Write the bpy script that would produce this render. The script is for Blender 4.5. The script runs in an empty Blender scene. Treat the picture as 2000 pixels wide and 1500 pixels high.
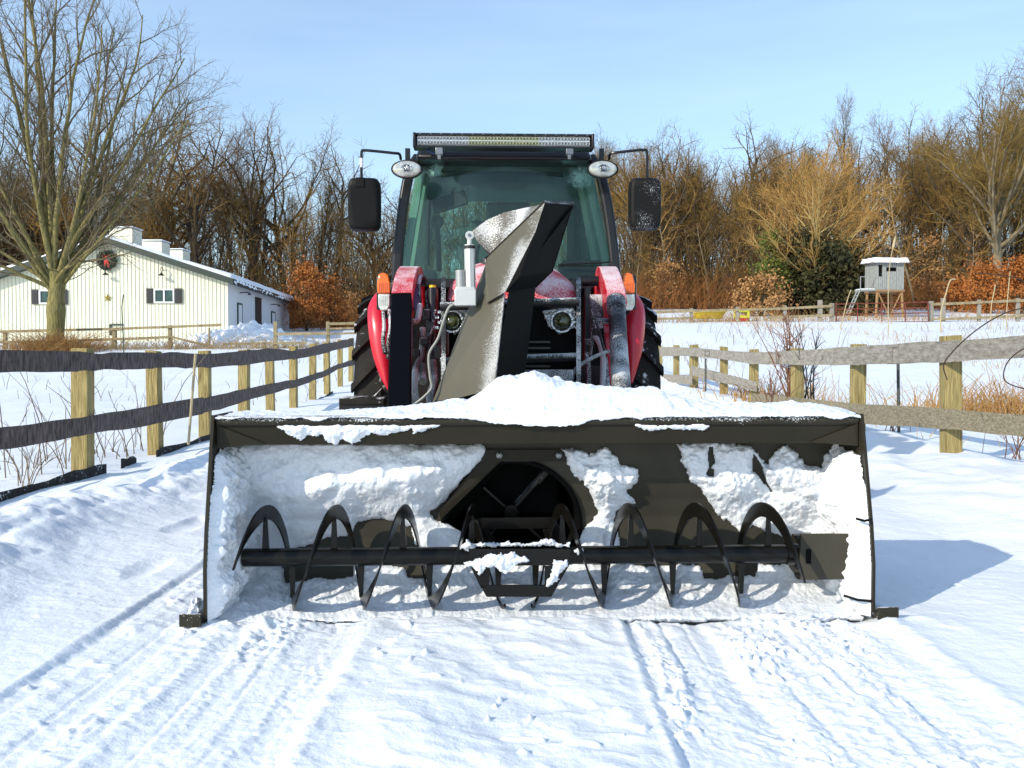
import bpy, bmesh, math, random
import numpy as np
from mathutils import Vector, Matrix

# ------------------------------------------------------------------ camera, sky, sun, exposure
S = bpy.context.scene
COL = S.collection
FPX, CAMH, PITCH = 1795.0, 0.93, math.atan(50 / 1795.0)     # focal length in photo pixels, lens height, tilt down
cd = bpy.data.cameras.new('camera'); cam = bpy.data.objects.new('camera', cd); COL.objects.link(cam)
cd.sensor_width = 36; cd.lens = 36 * FPX / 2000; cd.clip_start = 0.05; cd.clip_end = 3000
cam.location = (0, 0, CAMH); cam.rotation_euler = (math.pi / 2 - PITCH, 0, 0)
S.camera = cam

SUN_EL = math.radians(27.0)
_h = Vector((-0.755, -0.655, 0)).normalized() * math.cos(SUN_EL)
SUN = Vector((_h.x, _h.y, math.sin(SUN_EL)))                # direction towards the sun: left, behind the camera
sd = bpy.data.lights.new('sun', 'SUN'); sd.energy = 3.3; sd.angle = math.radians(0.5); sd.color = (1.0, 0.925, 0.78)
so = bpy.data.objects.new('sun', sd); COL.objects.link(so); so.rotation_euler = SUN.to_track_quat('Z', 'Y').to_euler(); so.location = (-20, -20, 20)

W = bpy.data.worlds.new('World'); S.world = W; W.use_nodes = True
_n, _l = W.node_tree.nodes, W.node_tree.links
_n.clear()
_o = _n.new('ShaderNodeOutputWorld'); _b = _n.new('ShaderNodeBackground'); _s = _n.new('ShaderNodeTexSky')
_s.sky_type = 'NISHITA'; _s.sun_disc = False; _s.sun_elevation = SUN_EL
_s.sun_rotation = math.atan2(SUN.x, SUN.y); _s.air_density = 1.15; _s.dust_density = 0.35; _s.ozone_density = 3.0; _s.altitude = 100
_b.inputs['Strength'].default_value = 0.15
# thin high cloud: faint streaks mixed into the sky
_tc = _n.new('ShaderNodeTexCoord'); _mp = _n.new('ShaderNodeMapping'); _mp.inputs['Scale'].default_value = (1.2, 1.2, 9.0); _mp.inputs['Rotation'].default_value = (0, 0.12, 0)
_nz = _n.new('ShaderNodeTexNoise'); _nz.inputs['Scale'].default_value = 1.6; _nz.inputs['Detail'].default_value = 5; _nz.inputs['Roughness'].default_value = 0.55
_mr = _n.new('ShaderNodeMapRange'); _mr.inputs[1].default_value = 0.42; _mr.inputs[2].default_value = 0.75; _mr.inputs[3].default_value = 0.17; _mr.inputs[4].default_value = 0.30
_mx = _n.new('ShaderNodeMixRGB'); _mx.inputs[2].default_value = (4.6, 5.9, 7.6, 1)
_l.new(_tc.outputs['Generated'], _mp.inputs[0]); _l.new(_mp.outputs[0], _nz.inputs[0]); _l.new(_nz.outputs[0], _mr.inputs[0])
_l.new(_mr.outputs[0], _mx.inputs[0]); _l.new(_s.outputs[0], _mx.inputs[1]); _l.new(_mx.outputs[0], _b.inputs[0]); _l.new(_b.outputs[0], _o.inputs[0])

S.view_settings.view_transform = 'Standard'; S.view_settings.look = 'None'; S.view_settings.exposure = 0.44; S.view_settings.gamma = 1
S.cycles.max_bounces = 8; S.cycles.transparent_max_bounces = 12

# ------------------------------------------------------------------ where things stand
_cp, _sp = math.cos(PITCH), math.sin(PITCH)
def ray(px, py):
    x = (np.asarray(px, float) - 1000) / FPX; y = -(np.asarray(py, float) - 750) / FPX
    return x, _cp + y * _sp, -_sp + y * _cp
def at(px, py, Y):
    """world point at distance Y ahead that shows at photo pixel (px, py)"""
    x, f, z = ray(px, py); t = Y / f
    return Vector((float(x * t), float(Y), float(CAMH + z * t)))
YAW = math.radians(2.0)
ORG = Vector((0.093, 3.2, 0.0))                              # foot of the tractor's own frame: blower front, centre
_cy, _sy = math.cos(YAW), math.sin(YAW)
def Lp(px, py, d):
    """points in the tractor's frame (x right, d back, z up); arrays allowed"""
    x, f, z = ray(px, py)
    # plane (P-ORG).ey = d with ey = (-sin, cos)
    den = -_sy * x + _cy * f
    t = (d + (-_sy * ORG.x + _cy * ORG.y)) / den
    wx, wy, wz = x * t - ORG.x, f * t - ORG.y, CAMH + z * t
    return _cy * wx + _sy * wy, -_sy * wx + _cy * wy, wz
def L(px, py, d):
    a, b, c = Lp(px, py, d); return Vector((float(a), float(b), float(c)))

# ------------------------------------------------------------------ noise
def _hash(ix, iy, seed):
    h = (ix.astype(np.int64) * 374761393 + iy.astype(np.int64) * 668265263 + seed * 974711) & 0x7fffffff
    h = ((h ^ (h >> 13)) * 1274126177) & 0x7fffffff
    return ((h ^ (h >> 16)) & 0xffff) / 65535.0
def vnoise(x, y, seed=0):
    x = np.asarray(x, float); y = np.asarray(y, float)
    ix, iy = np.floor(x), np.floor(y); fx, fy = x - ix, y - iy
    u = fx * fx * fx * (fx * (fx * 6 - 15) + 10); v = fy * fy * fy * (fy * (fy * 6 - 15) + 10)
    a, b = _hash(ix, iy, seed), _hash(ix + 1, iy, seed); c, d = _hash(ix, iy + 1, seed), _hash(ix + 1, iy + 1, seed)
    return ((a + (b - a) * u) + ((c + (d - c) * u) - (a + (b - a) * u)) * v) * 2 - 1
def fbm(x, y, o=4, seed=0, g=0.5):
    s = 0; a = 1; t = 0
    for i in range(o):
        s = s + a * vnoise(x * 2 ** i + i * 17.3, y * 2 ** i - i * 9.1, seed + i); t += a; a *= g
    return s / t
def sstep(a, b, x):
    t = np.clip((np.asarray(x, float) - a) / (b - a), 0, 1); return t * t * (3 - 2 * t)

# ------------------------------------------------------------------ materials
MATS = {}
def mk(name, col, rough=0.5, metal=0.0, var=0.12, vs=6.0, bump=0.0, bs=30.0, frost=None, fs=90.0, up=0.0, col2=None, coat=0.0, grain=None, spec=None):
    """procedural paint/wood/metal; frost = share of fine clinging snow, up = how much more lies on faces that look up"""
    if name in MATS: return MATS[name]
    m = bpy.data.materials.new(name); m.use_nodes = True; MATS[name] = m
    nt = m.node_tree; n, l = nt.nodes, nt.links; p = n['Principled BSDF']
    tc = n.new('ShaderNodeTexCoord'); mp = n.new('ShaderNodeMapping'); l.new(tc.outputs['Object'], mp.inputs[0])
    if grain: mp.inputs['Scale'].default_value = grain
    nz = n.new('ShaderNodeTexNoise'); nz.inputs['Scale'].default_value = vs; nz.inputs['Detail'].default_value = 6; nz.inputs['Roughness'].default_value = 0.6; l.new(mp.outputs[0], nz.inputs[0])
    rp = n.new('ShaderNodeValToRGB'); e = rp.color_ramp.elements
    c2 = col2 or tuple(min(1, c * (1 + var)) for c in col); c1 = col if col2 else tuple(c * (1 - var) for c in col)
    e[0].position = 0.32; e[1].position = 0.68; e[0].color = (*c1, 1); e[1].color = (*c2, 1); l.new(nz.outputs[0], rp.inputs[0])
    colout = rp.outputs[0]; p.inputs['Roughness'].default_value = rough; p.inputs['Metallic'].default_value = metal
    if coat: p.inputs['Coat Weight'].default_value = coat; p.inputs['Coat Roughness'].default_value = 0.08
    if spec is not None: p.inputs['Specular IOR Level'].default_value = spec
    if frost is not None:
        f1 = n.new('ShaderNodeTexNoise'); f1.inputs['Scale'].default_value = fs * 1.7; f1.inputs['Detail'].default_value = 3; l.new(tc.outputs['Object'], f1.inputs[0])
        f2 = n.new('ShaderNodeTexNoise'); f2.inputs['Scale'].default_value = 5.0; f2.inputs['Detail'].default_value = 2; l.new(tc.outputs['Object'], f2.inputs[0])
        ge = n.new('ShaderNodeNewGeometry'); sx = n.new('ShaderNodeSeparateXYZ'); l.new(ge.outputs['Normal'], sx.inputs[0])
        a1 = n.new('ShaderNodeMath'); a1.operation = 'MULTIPLY_ADD'; a1.inputs[1].default_value = 0.9; l.new(f2.outputs[0], a1.inputs[0]); l.new(f1.outputs[0], a1.inputs[2])
        a2 = n.new('ShaderNodeMath'); a2.operation = 'MULTIPLY_ADD'; a2.inputs[1].default_value = up; l.new(sx.outputs[2], a2.inputs[0]); l.new(a1.outputs[0], a2.inputs[2])
        mr = n.new('ShaderNodeMapRange'); mr.inputs[1].default_value = 1.25 - frost; mr.inputs[2].default_value = 1.37 - frost; mr.inputs[4].default_value = 0.72; l.new(a2.outputs[0], mr.inputs[0])
        mx = n.new('ShaderNodeMixRGB'); mx.inputs[2].default_value = (0.78, 0.80, 0.82, 1); l.new(mr.outputs[0], mx.inputs[0]); l.new(colout, mx.inputs[1]); colout = mx.outputs[0]
        mr2 = n.new('ShaderNodeMapRange'); mr2.inputs[3].default_value = rough; mr2.inputs[4].default_value = 0.8; l.new(mr.outputs[0], mr2.inputs[0]); l.new(mr2.outputs[0], p.inputs['Roughness'])
    l.new(colout, p.inputs['Base Color'])
    if bump:
        b1 = n.new('ShaderNodeTexNoise'); b1.inputs['Scale'].default_value = bs; b1.inputs['Detail'].default_value = 5; l.new(mp.outputs[0], b1.inputs[0])
        bp = n.new('ShaderNodeBump'); bp.inputs['Strength'].default_value = bump; bp.inputs['Distance'].default_value = 0.02; l.new(b1.outputs[0], bp.inputs['Height']); l.new(bp.outputs[0], p.inputs['Normal'])
    return m

def snow_mat(name='snow', col=(0.86, 0.88, 0.90), fine=0.5):
    if name in MATS: return MATS[name]
    m = mk(name, col, rough=0.55, var=0.03, vs=3.0)
    nt = m.node_tree; n, l = nt.nodes, nt.links; p = n['Principled BSDF']
    tc = [x for x in n if x.type == 'TEX_COORD'][0]
    a = n.new('ShaderNodeTexNoise'); a.inputs['Scale'].default_value = 26; a.inputs['Detail'].default_value = 7; a.inputs['Roughness'].default_value = 0.62; l.new(tc.outputs['Object'], a.inputs[0])
    b = n.new('ShaderNodeTexNoise'); b.inputs['Scale'].default_value = 240; b.inputs['Detail'].default_value = 2; l.new(tc.outputs['Object'], b.inputs[0])
    bp = n.new('ShaderNodeBump'); bp.inputs['Strength'].default_value = fine; bp.inputs['Distance'].default_value = 0.02; l.new(a.outputs[0], bp.inputs['Height'])
    bp2 = n.new('ShaderNodeBump'); bp2.inputs['Strength'].default_value = fine * 0.5; bp2.inputs['Distance'].default_value = 0.004; l.new(b.outputs[0], bp2.inputs['Height']); l.new(bp.outputs[0], bp2.inputs['Normal'])
    l.new(bp2.outputs[0], p.inputs['Normal']); p.inputs['Specular IOR Level'].default_value = 0.25
    return m

# ------------------------------------------------------------------ mesh helpers
def link(name, me, mat=None, parent=None):
    o = bpy.data.objects.new(name, me); COL.objects.link(o)
    if mat is not None: me.materials.append(mat)
    if parent is not None: o.parent = parent
    return o
def np_mesh(name, V, F, mat, parent=None, smooth=True):
    """V (n,3), F (m,k) or a list of such arrays"""
    Fs = F if isinstance(F, list) else [F]
    me = bpy.data.meshes.new(name); V = np.asarray(V, np.float32)
    me.vertices.add(len(V)); me.vertices.foreach_set('co', V.ravel())
    li = np.concatenate([f.ravel() for f in Fs]).astype(np.int32)
    tot = np.concatenate([np.full(len(f), f.shape[1]) for f in Fs]); st = np.concatenate([[0], np.cumsum(tot)[:-1]]).astype(np.int32)
    me.loops.add(len(li)); me.loops.foreach_set('vertex_index', li)
    me.polygons.add(len(tot)); me.polygons.foreach_set('loop_start', st)
    me.update(calc_edges=True)
    if smooth: me.polygons.foreach_set('use_smooth', np.ones(len(tot), bool))
    return link(name, me, mat, parent)
def grid_obj(name, P, mat, parent=None, keep=None, smooth=True, flip=False):
    m, n = P.shape[:2]; idx = np.arange(m * n).reshape(m, n)
    q = np.stack([idx[:-1, :-1], idx[:-1, 1:], idx[1:, 1:], idx[1:, :-1]], -1).reshape(-1, 4)
    if flip: q = q[:, ::-1]
    V = P.reshape(-1, 3)
    if keep is not None:
        q = q[keep.ravel()[q].all(1)]
        used = np.unique(q); re = np.zeros(len(V), int); re[used] = np.arange(len(used)); V = V[used]; q = re[q]
    return np_mesh(name, V, q, mat, parent, smooth)

class MB:
    def __init__(s): s.v = []; s.f = []
    def add(s, vs, fs):
        o = len(s.v); s.v += [tuple(v) for v in vs]; s.f += [tuple(i + o for i in f) for f in fs]; return s
    def hexa(s, p):
        return s.add(p, [(0, 3, 2, 1), (4, 5, 6, 7), (0, 1, 5, 4), (1, 2, 6, 5), (2, 3, 7, 6), (3, 0, 4, 7)])
    def box(s, c, sz, rot=None):
        x, y, z = [k / 2 for k in sz]; p = [Vector(q) for q in ((-x, -y, -z), (x, -y, -z), (x, y, -z), (-x, y, -z), (-x, -y, z), (x, -y, z), (x, y, z), (-x, y, z))]
        if rot is not None: p = [rot @ q for q in p]
        return s.hexa([q + Vector(c) for q in p])
    def prism(s, poly, vec):
        n = len(poly); a = [Vector(p) for p in poly]; b = [p + Vector(vec) for p in a]
        return s.add(a + b, [tuple(range(n)), tuple(reversed(range(n, 2 * n)))] + [(i, i + n, (i + 1) % n + n, (i + 1) % n) for i in range(n)])
    def tube(s, pts, r, k=8, cap=True, sx=1.0):
        pts = [Vector(p) for p in pts]; n = len(pts); rs = r if isinstance(r, (list, tuple)) else [r] * n
        vs = []; prev = None
        for i, p in enumerate(pts):
            t = (pts[min(i + 1, n - 1)] - pts[max(i - 1, 0)]).normalized()
            u = t.cross(Vector((0, 0, 1))) if prev is None else prev - t * prev.dot(t)
            if u.length < 1e-4: u = t.cross(Vector((0, 1, 0)))
            u.normalize(); w = t.cross(u); prev = u
            for j in range(k):
                a = 2 * math.pi * j / k; vs.append(p + (u * math.cos(a) * sx + w * math.sin(a)) * rs[i])
        fs = [(i * k + j, i * k + (j + 1) % k, (i + 1) * k + (j + 1) % k, (i + 1) * k + j) for i in range(n - 1) for j in range(k)]
        if cap: fs += [tuple(reversed(range(k))), tuple(range((n - 1) * k, n * k))]
        return s.add(vs, fs)
    def sweep(s, pts, w, h, up=(1, 0, 0)):
        """square section swept along pts; w across 'up', h the other way"""
        pts = [Vector(p) for p in pts]; n = len(pts); vs = []; U = Vector(up)
        for i, p in enumerate(pts):
            t = (pts[min(i + 1, n - 1)] - pts[max(i - 1, 0)]).normalized(); u = (U - t * U.dot(t)).normalized(); v = t.cross(u)
            vs += [p + u * a * w / 2 + v * b * h / 2 for a, b in ((-1, -1), (1, -1), (1, 1), (-1, 1))]
        fs = [(i * 4 + j, i * 4 + (j + 1) % 4, i * 4 + 4 + (j + 1) % 4, i * 4 + 4 + j) for i in range(n - 1) for j in range(4)] + [(3, 2, 1, 0), tuple(range(n * 4 - 4, n * 4))]
        return s.add(vs, fs)
    def lathe(s, prof, c, axis=(0, 1, 0), k=24, sxy=(1, 1), cap=True):
        A = Vector(axis).normalized(); u = A.cross(Vector((0, 0, 1)))
        if u.length < 1e-4: u = Vector((1, 0, 0))
        u.normalize(); w = A.cross(u); c = Vector(c); vs = []
        for r, h in prof:
            for j in range(k):
                a = 2 * math.pi * j / k; vs.append(c + A * h + u * r * math.cos(a) * sxy[0] + w * r * math.sin(a) * sxy[1])
        n = len(prof); fs = [(i * k + j, i * k + (j + 1) % k, (i + 1) * k + (j + 1) % k, (i + 1) * k + j) for i in range(n - 1) for j in range(k)]
        if cap: fs += [tuple(reversed(range(k))), tuple(range((n - 1) * k, n * k))]
        return s.add(vs, fs)
    def build(s, name, mat, parent=None, bevel=0.0, smooth=True, ang=35, seg=2):
        me = bpy.data.meshes.new(name); me.from_pydata(s.v, [], s.f)
        b = bmesh.new(); b.from_mesh(me); bmesh.ops.recalc_face_normals(b, faces=b.faces); b.to_mesh(me); b.free()
        if smooth:
            me.polygons.foreach_set('use_smooth', [True] * len(me.polygons)); me.set_sharp_from_angle(angle=math.radians(ang))
        o = link(name, me, mat, parent)
        if bevel:
            m = o.modifiers.new('bevel', 'BEVEL'); m.width = bevel; m.segments = seg; m.limit_method = 'ANGLE'; m.angle_limit = math.radians(40)
        return o
def empty(name, loc=(0, 0, 0), rz=0.0):
    o = bpy.data.objects.new(name, None); o.empty_display_size = 0.2; COL.objects.link(o); o.location = loc; o.rotation_euler = (0, 0, rz); return o
def tag(o, label=None, cat=None, group=None, kind=None):
    if label: o['label'] = label
    if cat: o['category'] = cat
    if group: o['group'] = group
    if kind: o['kind'] = kind
    return o
def smooth_path(pts, n=6):
    """Catmull-Rom through pts"""
    P = [Vector(p) for p in pts]; P = [P[0] * 2 - P[1]] + P + [P[-1] * 2 - P[-2]]; out = []
    for i in range(1, len(P) - 2):
        for k in range(n):
            t = k / n; a, b, c, d = P[i - 1], P[i], P[i + 1], P[i + 2]
            out.append(0.5 * ((2 * b) + (c - a) * t + (2 * a - 5 * b + 4 * c - d) * t * t + (3 * b - a - 3 * c + d) * t ** 3))
    return out + [P[-2]]

# ------------------------------------------------------------------ the ground
_YL = [-20, 0, 8, 15, 21, 30, 40, 55, 80, 100, 130, 200, 600]
_ZL = [0, 0, 0, 0.0, 0.08, 0.62, 1.32, 1.95, 3.6, 5.0, 9, 16, 40]
_YR = [-20, 0, 8, 15, 21, 30, 40, 52, 70, 90, 130, 200, 600]
_ZR = [0, 0, 0, 0.1, 0.3, 1.0, 2.0, 2.98, 4.35, 6.2, 11, 18, 40]
def gz_base(X, Y):
    X = np.asarray(X, float); Y = np.asarray(Y, float)
    zl, zr = np.interp(Y, _YL, _ZL), np.interp(Y, _YR, _ZR); t = sstep(-6, 9, X)
    z = zl * (1 - t) + zr * t
    z = z - 0.14 * sstep(-2.6, -3.7, X) * sstep(20, 12, Y)                     # the left field lies lower than the lane
    z = z + 0.05 * sstep(2.4, 3.4, X) * sstep(20, 12, Y)
    return z
def row0(X, Y):
    return vnoise(X * 31, Y * 2.5, 68)
def gz(X, Y):
    X = np.asarray(X, float); Y = np.asarray(Y, float)
    near = sstep(16, 6, Y); mid = sstep(60, 20, Y)
    z = gz_base(X, Y)
    z = z + 0.05 * fbm(X * 0.35, Y * 0.35, 3, 5) * (1 - 0.8 * sstep(2.0, 1.5, np.abs(X)))
    z = z + 0.02 * fbm(X * 1.4, Y * 0.9, 3, 11) * mid * sstep(1.5, 2.2, np.abs(X))
    # pushed-up bank on the left
    lump = fbm(X * 1.5, Y * 1.1, 4, 21)
    lb = np.exp(-((X + 2.45 + 0.12 * vnoise(Y * 0.6, Y * 0 + 3, 4)) / 0.36) ** 2)
    z = z + (lb * (0.085 + 0.10 * lump + 0.06 * np.abs(fbm(X * 4, Y * 4, 3, 8)))) * sstep(40, 20, Y)
    z = z + 0.07 * np.exp(-((X + 3.1) / 0.5) ** 2) * (0.6 + fbm(X * 2, Y * 1.2, 3, 31)) * near
    # and on the right
    rb = sstep(2.25, 3.1, X) * sstep(4.6, 3.6, X)
    z = z + rb * (0.09 + 0.12 * fbm(X * 1.3, Y * 0.8, 3, 41) + 0.06 * (1 - np.abs(fbm(X * 2.2, Y * 1.5, 3, 44))) ) * sstep(40, 20, Y)
    # wheel tracks in the lane
    tl = sstep(-1.43, -1.39, X) * sstep(-0.46, -0.56, X); tr = sstep(0.37, 0.41, X) * sstep(1.36, 1.26, X)
    tr2 = sstep(0.94, 0.965, X) * sstep(1.36, 1.26, X)
    wob = 0.012 * vnoise(X * 6, Y * 3, 61)
    trk = np.clip(tl + tr, 0, 1) * sstep(13, 8, Y)
    rough = np.abs(fbm(X * 16, Y * 12, 4, 51, 0.62)); chop = np.clip(fbm(X * 36 + 1.5 * vnoise(X * 7, Y * 7, 58), Y * 27 + 1.5 * vnoise(X * 8, Y * 8, 59), 3, 55, 0.55) - 0.06, 0, 1) * (0.3 + 1.2 * sstep(-0.2, 0.6, vnoise(X * 5, Y * 4, 56)))
    lugs = np.maximum(np.sin((Y * 62 + np.abs(X + 0.98) * 50 * np.sign(X + 0.2))), 0) * (0.4 + 0.6 * vnoise(X * 9, Y * 9, 7))
    row = sstep(-0.65, 0.30, vnoise(X * 13 + 0.35 * vnoise(Y * 1.4, X * 0.5, 65), Y * 0.22, 66)) * sstep(-1.0, 0.1, vnoise(X * 4, Y * 1.6, 67) + 0.3 * row0(X, Y))
    patch = 0.35 + 0.65 * sstep(-0.25, 0.35, fbm(X * 2.5, Y * 1.2, 3, 71))
    z = z + trk * (-0.016 + 0.007 * row + patch * (0.42 + 0.9 * row) * (0.015 * rough + 0.026 * chop + 0.008 * lugs + 0.012 * np.abs(fbm(X * 45, Y * 40, 2, 57))))
    # smooth tyre ribs running along the lane
    for c, w in ((-1.13, 0.05), (-0.83, 0.05), (-0.62, 0.03), (0.66, 0.04), (1.12, 0.05)):
        z = z - 0.014 * np.exp(-((X - c - wob) / w) ** 2) * sstep(13, 8, Y) * patch
    for c, w, h in ((-1.41, 0.018, 0.010), (-0.50, 0.05, 0.012), (0.385, 0.022, 0.011), (0.955, 0.012, 0.012), (1.33, 0.04, 0.012), (-0.98, 0.03, 0.012)):
        z = z + h * np.exp(-((X - c - wob) / w) ** 2) * sstep(13, 8, Y) * (0.45 + 0.8 * np.abs(fbm(X * 14, Y * 16, 3, 81)))
    for c in (-1.20, -1.07, -0.89, -0.76, 0.52, 0.60, 0.71, 0.80, 1.05, 1.18):
        z = z - 0.005 * np.exp(-((X - c - 0.4 * wob) / 0.007) ** 2) * sstep(13, 8, Y) * sstep(-0.2, 0.2, vnoise(X * 0 + c * 9, Y * 1.3, 63))
    # wind crust between them
    ctr = sstep(-0.5, -0.3, X) * sstep(0.38, 0.3, X)
    z = z + (ctr + 0.5 * (1 - trk) * near) * (0.016 * fbm(X * 3.2 + Y * 0.8, Y * 2.6, 3, 91) + 0.007 * (1 - np.abs(fbm(X * 6 + Y * 2, Y * 7, 3, 95))) ** 2) * near
    # scattered crumbs, boot prints by the left bank
    cr = np.clip(vnoise(X * 27 + 2 * vnoise(X * 9, Y * 9, 3), Y * 24, 101) * (0.2 + 0.7 * sstep(0, 0.5, vnoise(X * 3, Y * 3, 104))) - 0.66, 0, 1) * 0.06 * near * sstep(2.4, 1.2, np.abs(X))
    z = z + cr
    fp = np.clip(vnoise(X * 5, Y * 3.2, 111) - 0.35, 0, 1) * sstep(-2.05, -1.9, X) * sstep(-1.5, -1.62, X)
    z = z - 0.05 * fp * near
    # crumbs spilled before the blower
    sp = np.exp(-((Y - 3.18) / 0.08) ** 2) * sstep(1.75, 1.2, np.abs(X - 0.09))
    z = z - 0.03 * sstep(3.22, 3.34, Y) * sstep(4.6, 4.2, Y) * sstep(1.3, 1.1, np.abs(X - 0.09))
    z = z + sp * (0.0 + 0.03 * np.clip(fbm(X * 7, Y * 7, 3, 121) - 0.05, 0, 1) + 0.045 * np.exp(-((X + 0.93) / 0.22) ** 2) * np.abs(fbm(X * 13, Y * 13, 3, 125)))
    return z
def gzf(X, Y): return float(gz(np.array([X]), np.array([Y]))[0])

def make_ground():
    Y = [-14 + i * 1.2 for i in range(13)] + [1.0, 1.3, 1.5]; y = 1.6
    while y < 9: Y.append(y); y *= 1.0028
    while y < 30: Y.append(y); y *= 1.008
    while y < 600: Y.append(y); y *= 1.03
    Y = np.array(Y); u = np.linspace(-1, 1, 1101); u = 0.36 * u + 0.64 * u ** 3
    hw = np.maximum(7.5, 0.85 * Y + 2.5)
    XX = hw[:, None] * u[None, :]; YY = np.repeat(Y[:, None], len(u), 1)
    P = np.stack([XX, YY, gz(XX, YY)], -1)
    m = snow_mat('snow_ground', (0.84, 0.865, 0.89), 0.42)
    # leaf litter and brush floor under the wood
    n, l = m.node_tree.nodes, m.node_tree.links; p = n['Principled BSDF']; src = p.inputs['Base Color'].links[0].from_socket
    tc = [x for x in n if x.type == 'TEX_COORD'][0]; sx = n.new('ShaderNodeSeparateXYZ'); l.new(tc.outputs['Object'], sx.inputs[0])
    nz = n.new('ShaderNodeTexNoise'); nz.inputs['Scale'].default_value = 0.35; nz.inputs['Detail'].default_value = 6; l.new(tc.outputs['Object'], nz.inputs[0])
    ad = n.new('ShaderNodeMath'); ad.operation = 'MULTIPLY_ADD'; ad.inputs[1].default_value = 14; l.new(nz.outputs[0], ad.inputs[0]); l.new(sx.outputs[1], ad.inputs[2])
    mr = n.new('ShaderNodeMapRange'); mr.inputs[1].default_value = 84; mr.inputs[2].default_value = 87; l.new(ad.outputs[0], mr.inputs[0])
    mx = n.new('ShaderNodeMixRGB'); mx.inputs[2].default_value = (0.06, 0.035, 0.015, 1); l.new(mr.outputs[0], mx.inputs[0]); l.new(src, mx.inputs[1]); l.new(mx.outputs[0], p.inputs['Base Color'])
    tag(grid_obj('ground', P, m, flip=False), kind='structure')
make_ground()
# ------------------------------------------------------------------ barn
WOODY = mk('fence_post_wood', (0.15, 0.11, 0.03), 0.8, var=0.3, vs=5, bump=0.6, bs=9, grain=(13, 13, 0.9), col2=(0.43, 0.335, 0.135))
RAILD = mk('dark_weathered_board', (0.017, 0.011, 0.009), 0.9, vs=4, bump=1.0, bs=12, grain=(7, 7, 2.2), col2=(0.17, 0.13, 0.115))
RAILG = mk('grey_weathered_board', (0.17, 0.15, 0.12), 0.85, vs=5, bump=0.6, bs=12, grain=(2, 2, 7), col2=(0.36, 0.33, 0.28))
RAILM = mk('mossy_board', (0.13, 0.11, 0.06), 0.9, vs=9, bump=0.6, bs=14, grain=(3, 3, 8), col2=(0.34, 0.29, 0.20))
KICK = mk('black_kickboard', (0.012, 0.010, 0.008), 0.9, bump=0.8, bs=20, frost=0.12, up=0.12, fs=30)
SNOW = snow_mat('snow', (0.86, 0.88, 0.91), 0.6)
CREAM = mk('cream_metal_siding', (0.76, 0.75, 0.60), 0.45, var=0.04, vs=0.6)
WHITEW = mk('white_siding', (0.66, 0.68, 0.70), 0.5, var=0.04)
GREENT = mk('dark_green_trim', (0.025, 0.04, 0.032), 0.5)
SHUT = mk('charcoal_shutter', (0.03, 0.032, 0.035), 0.6)
WFRAME = mk('white_window_frame', (0.8, 0.8, 0.8), 0.4)
PANE = mk('dark_window_pane', (0.02, 0.06, 0.06), 0.06, var=0.5, vs=2)
BLACK = mk('matt_black', (0.008, 0.008, 0.008), 0.5)
GOLD = mk('gold_star_metal', (0.45, 0.33, 0.06), 0.35, 0.6)

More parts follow.
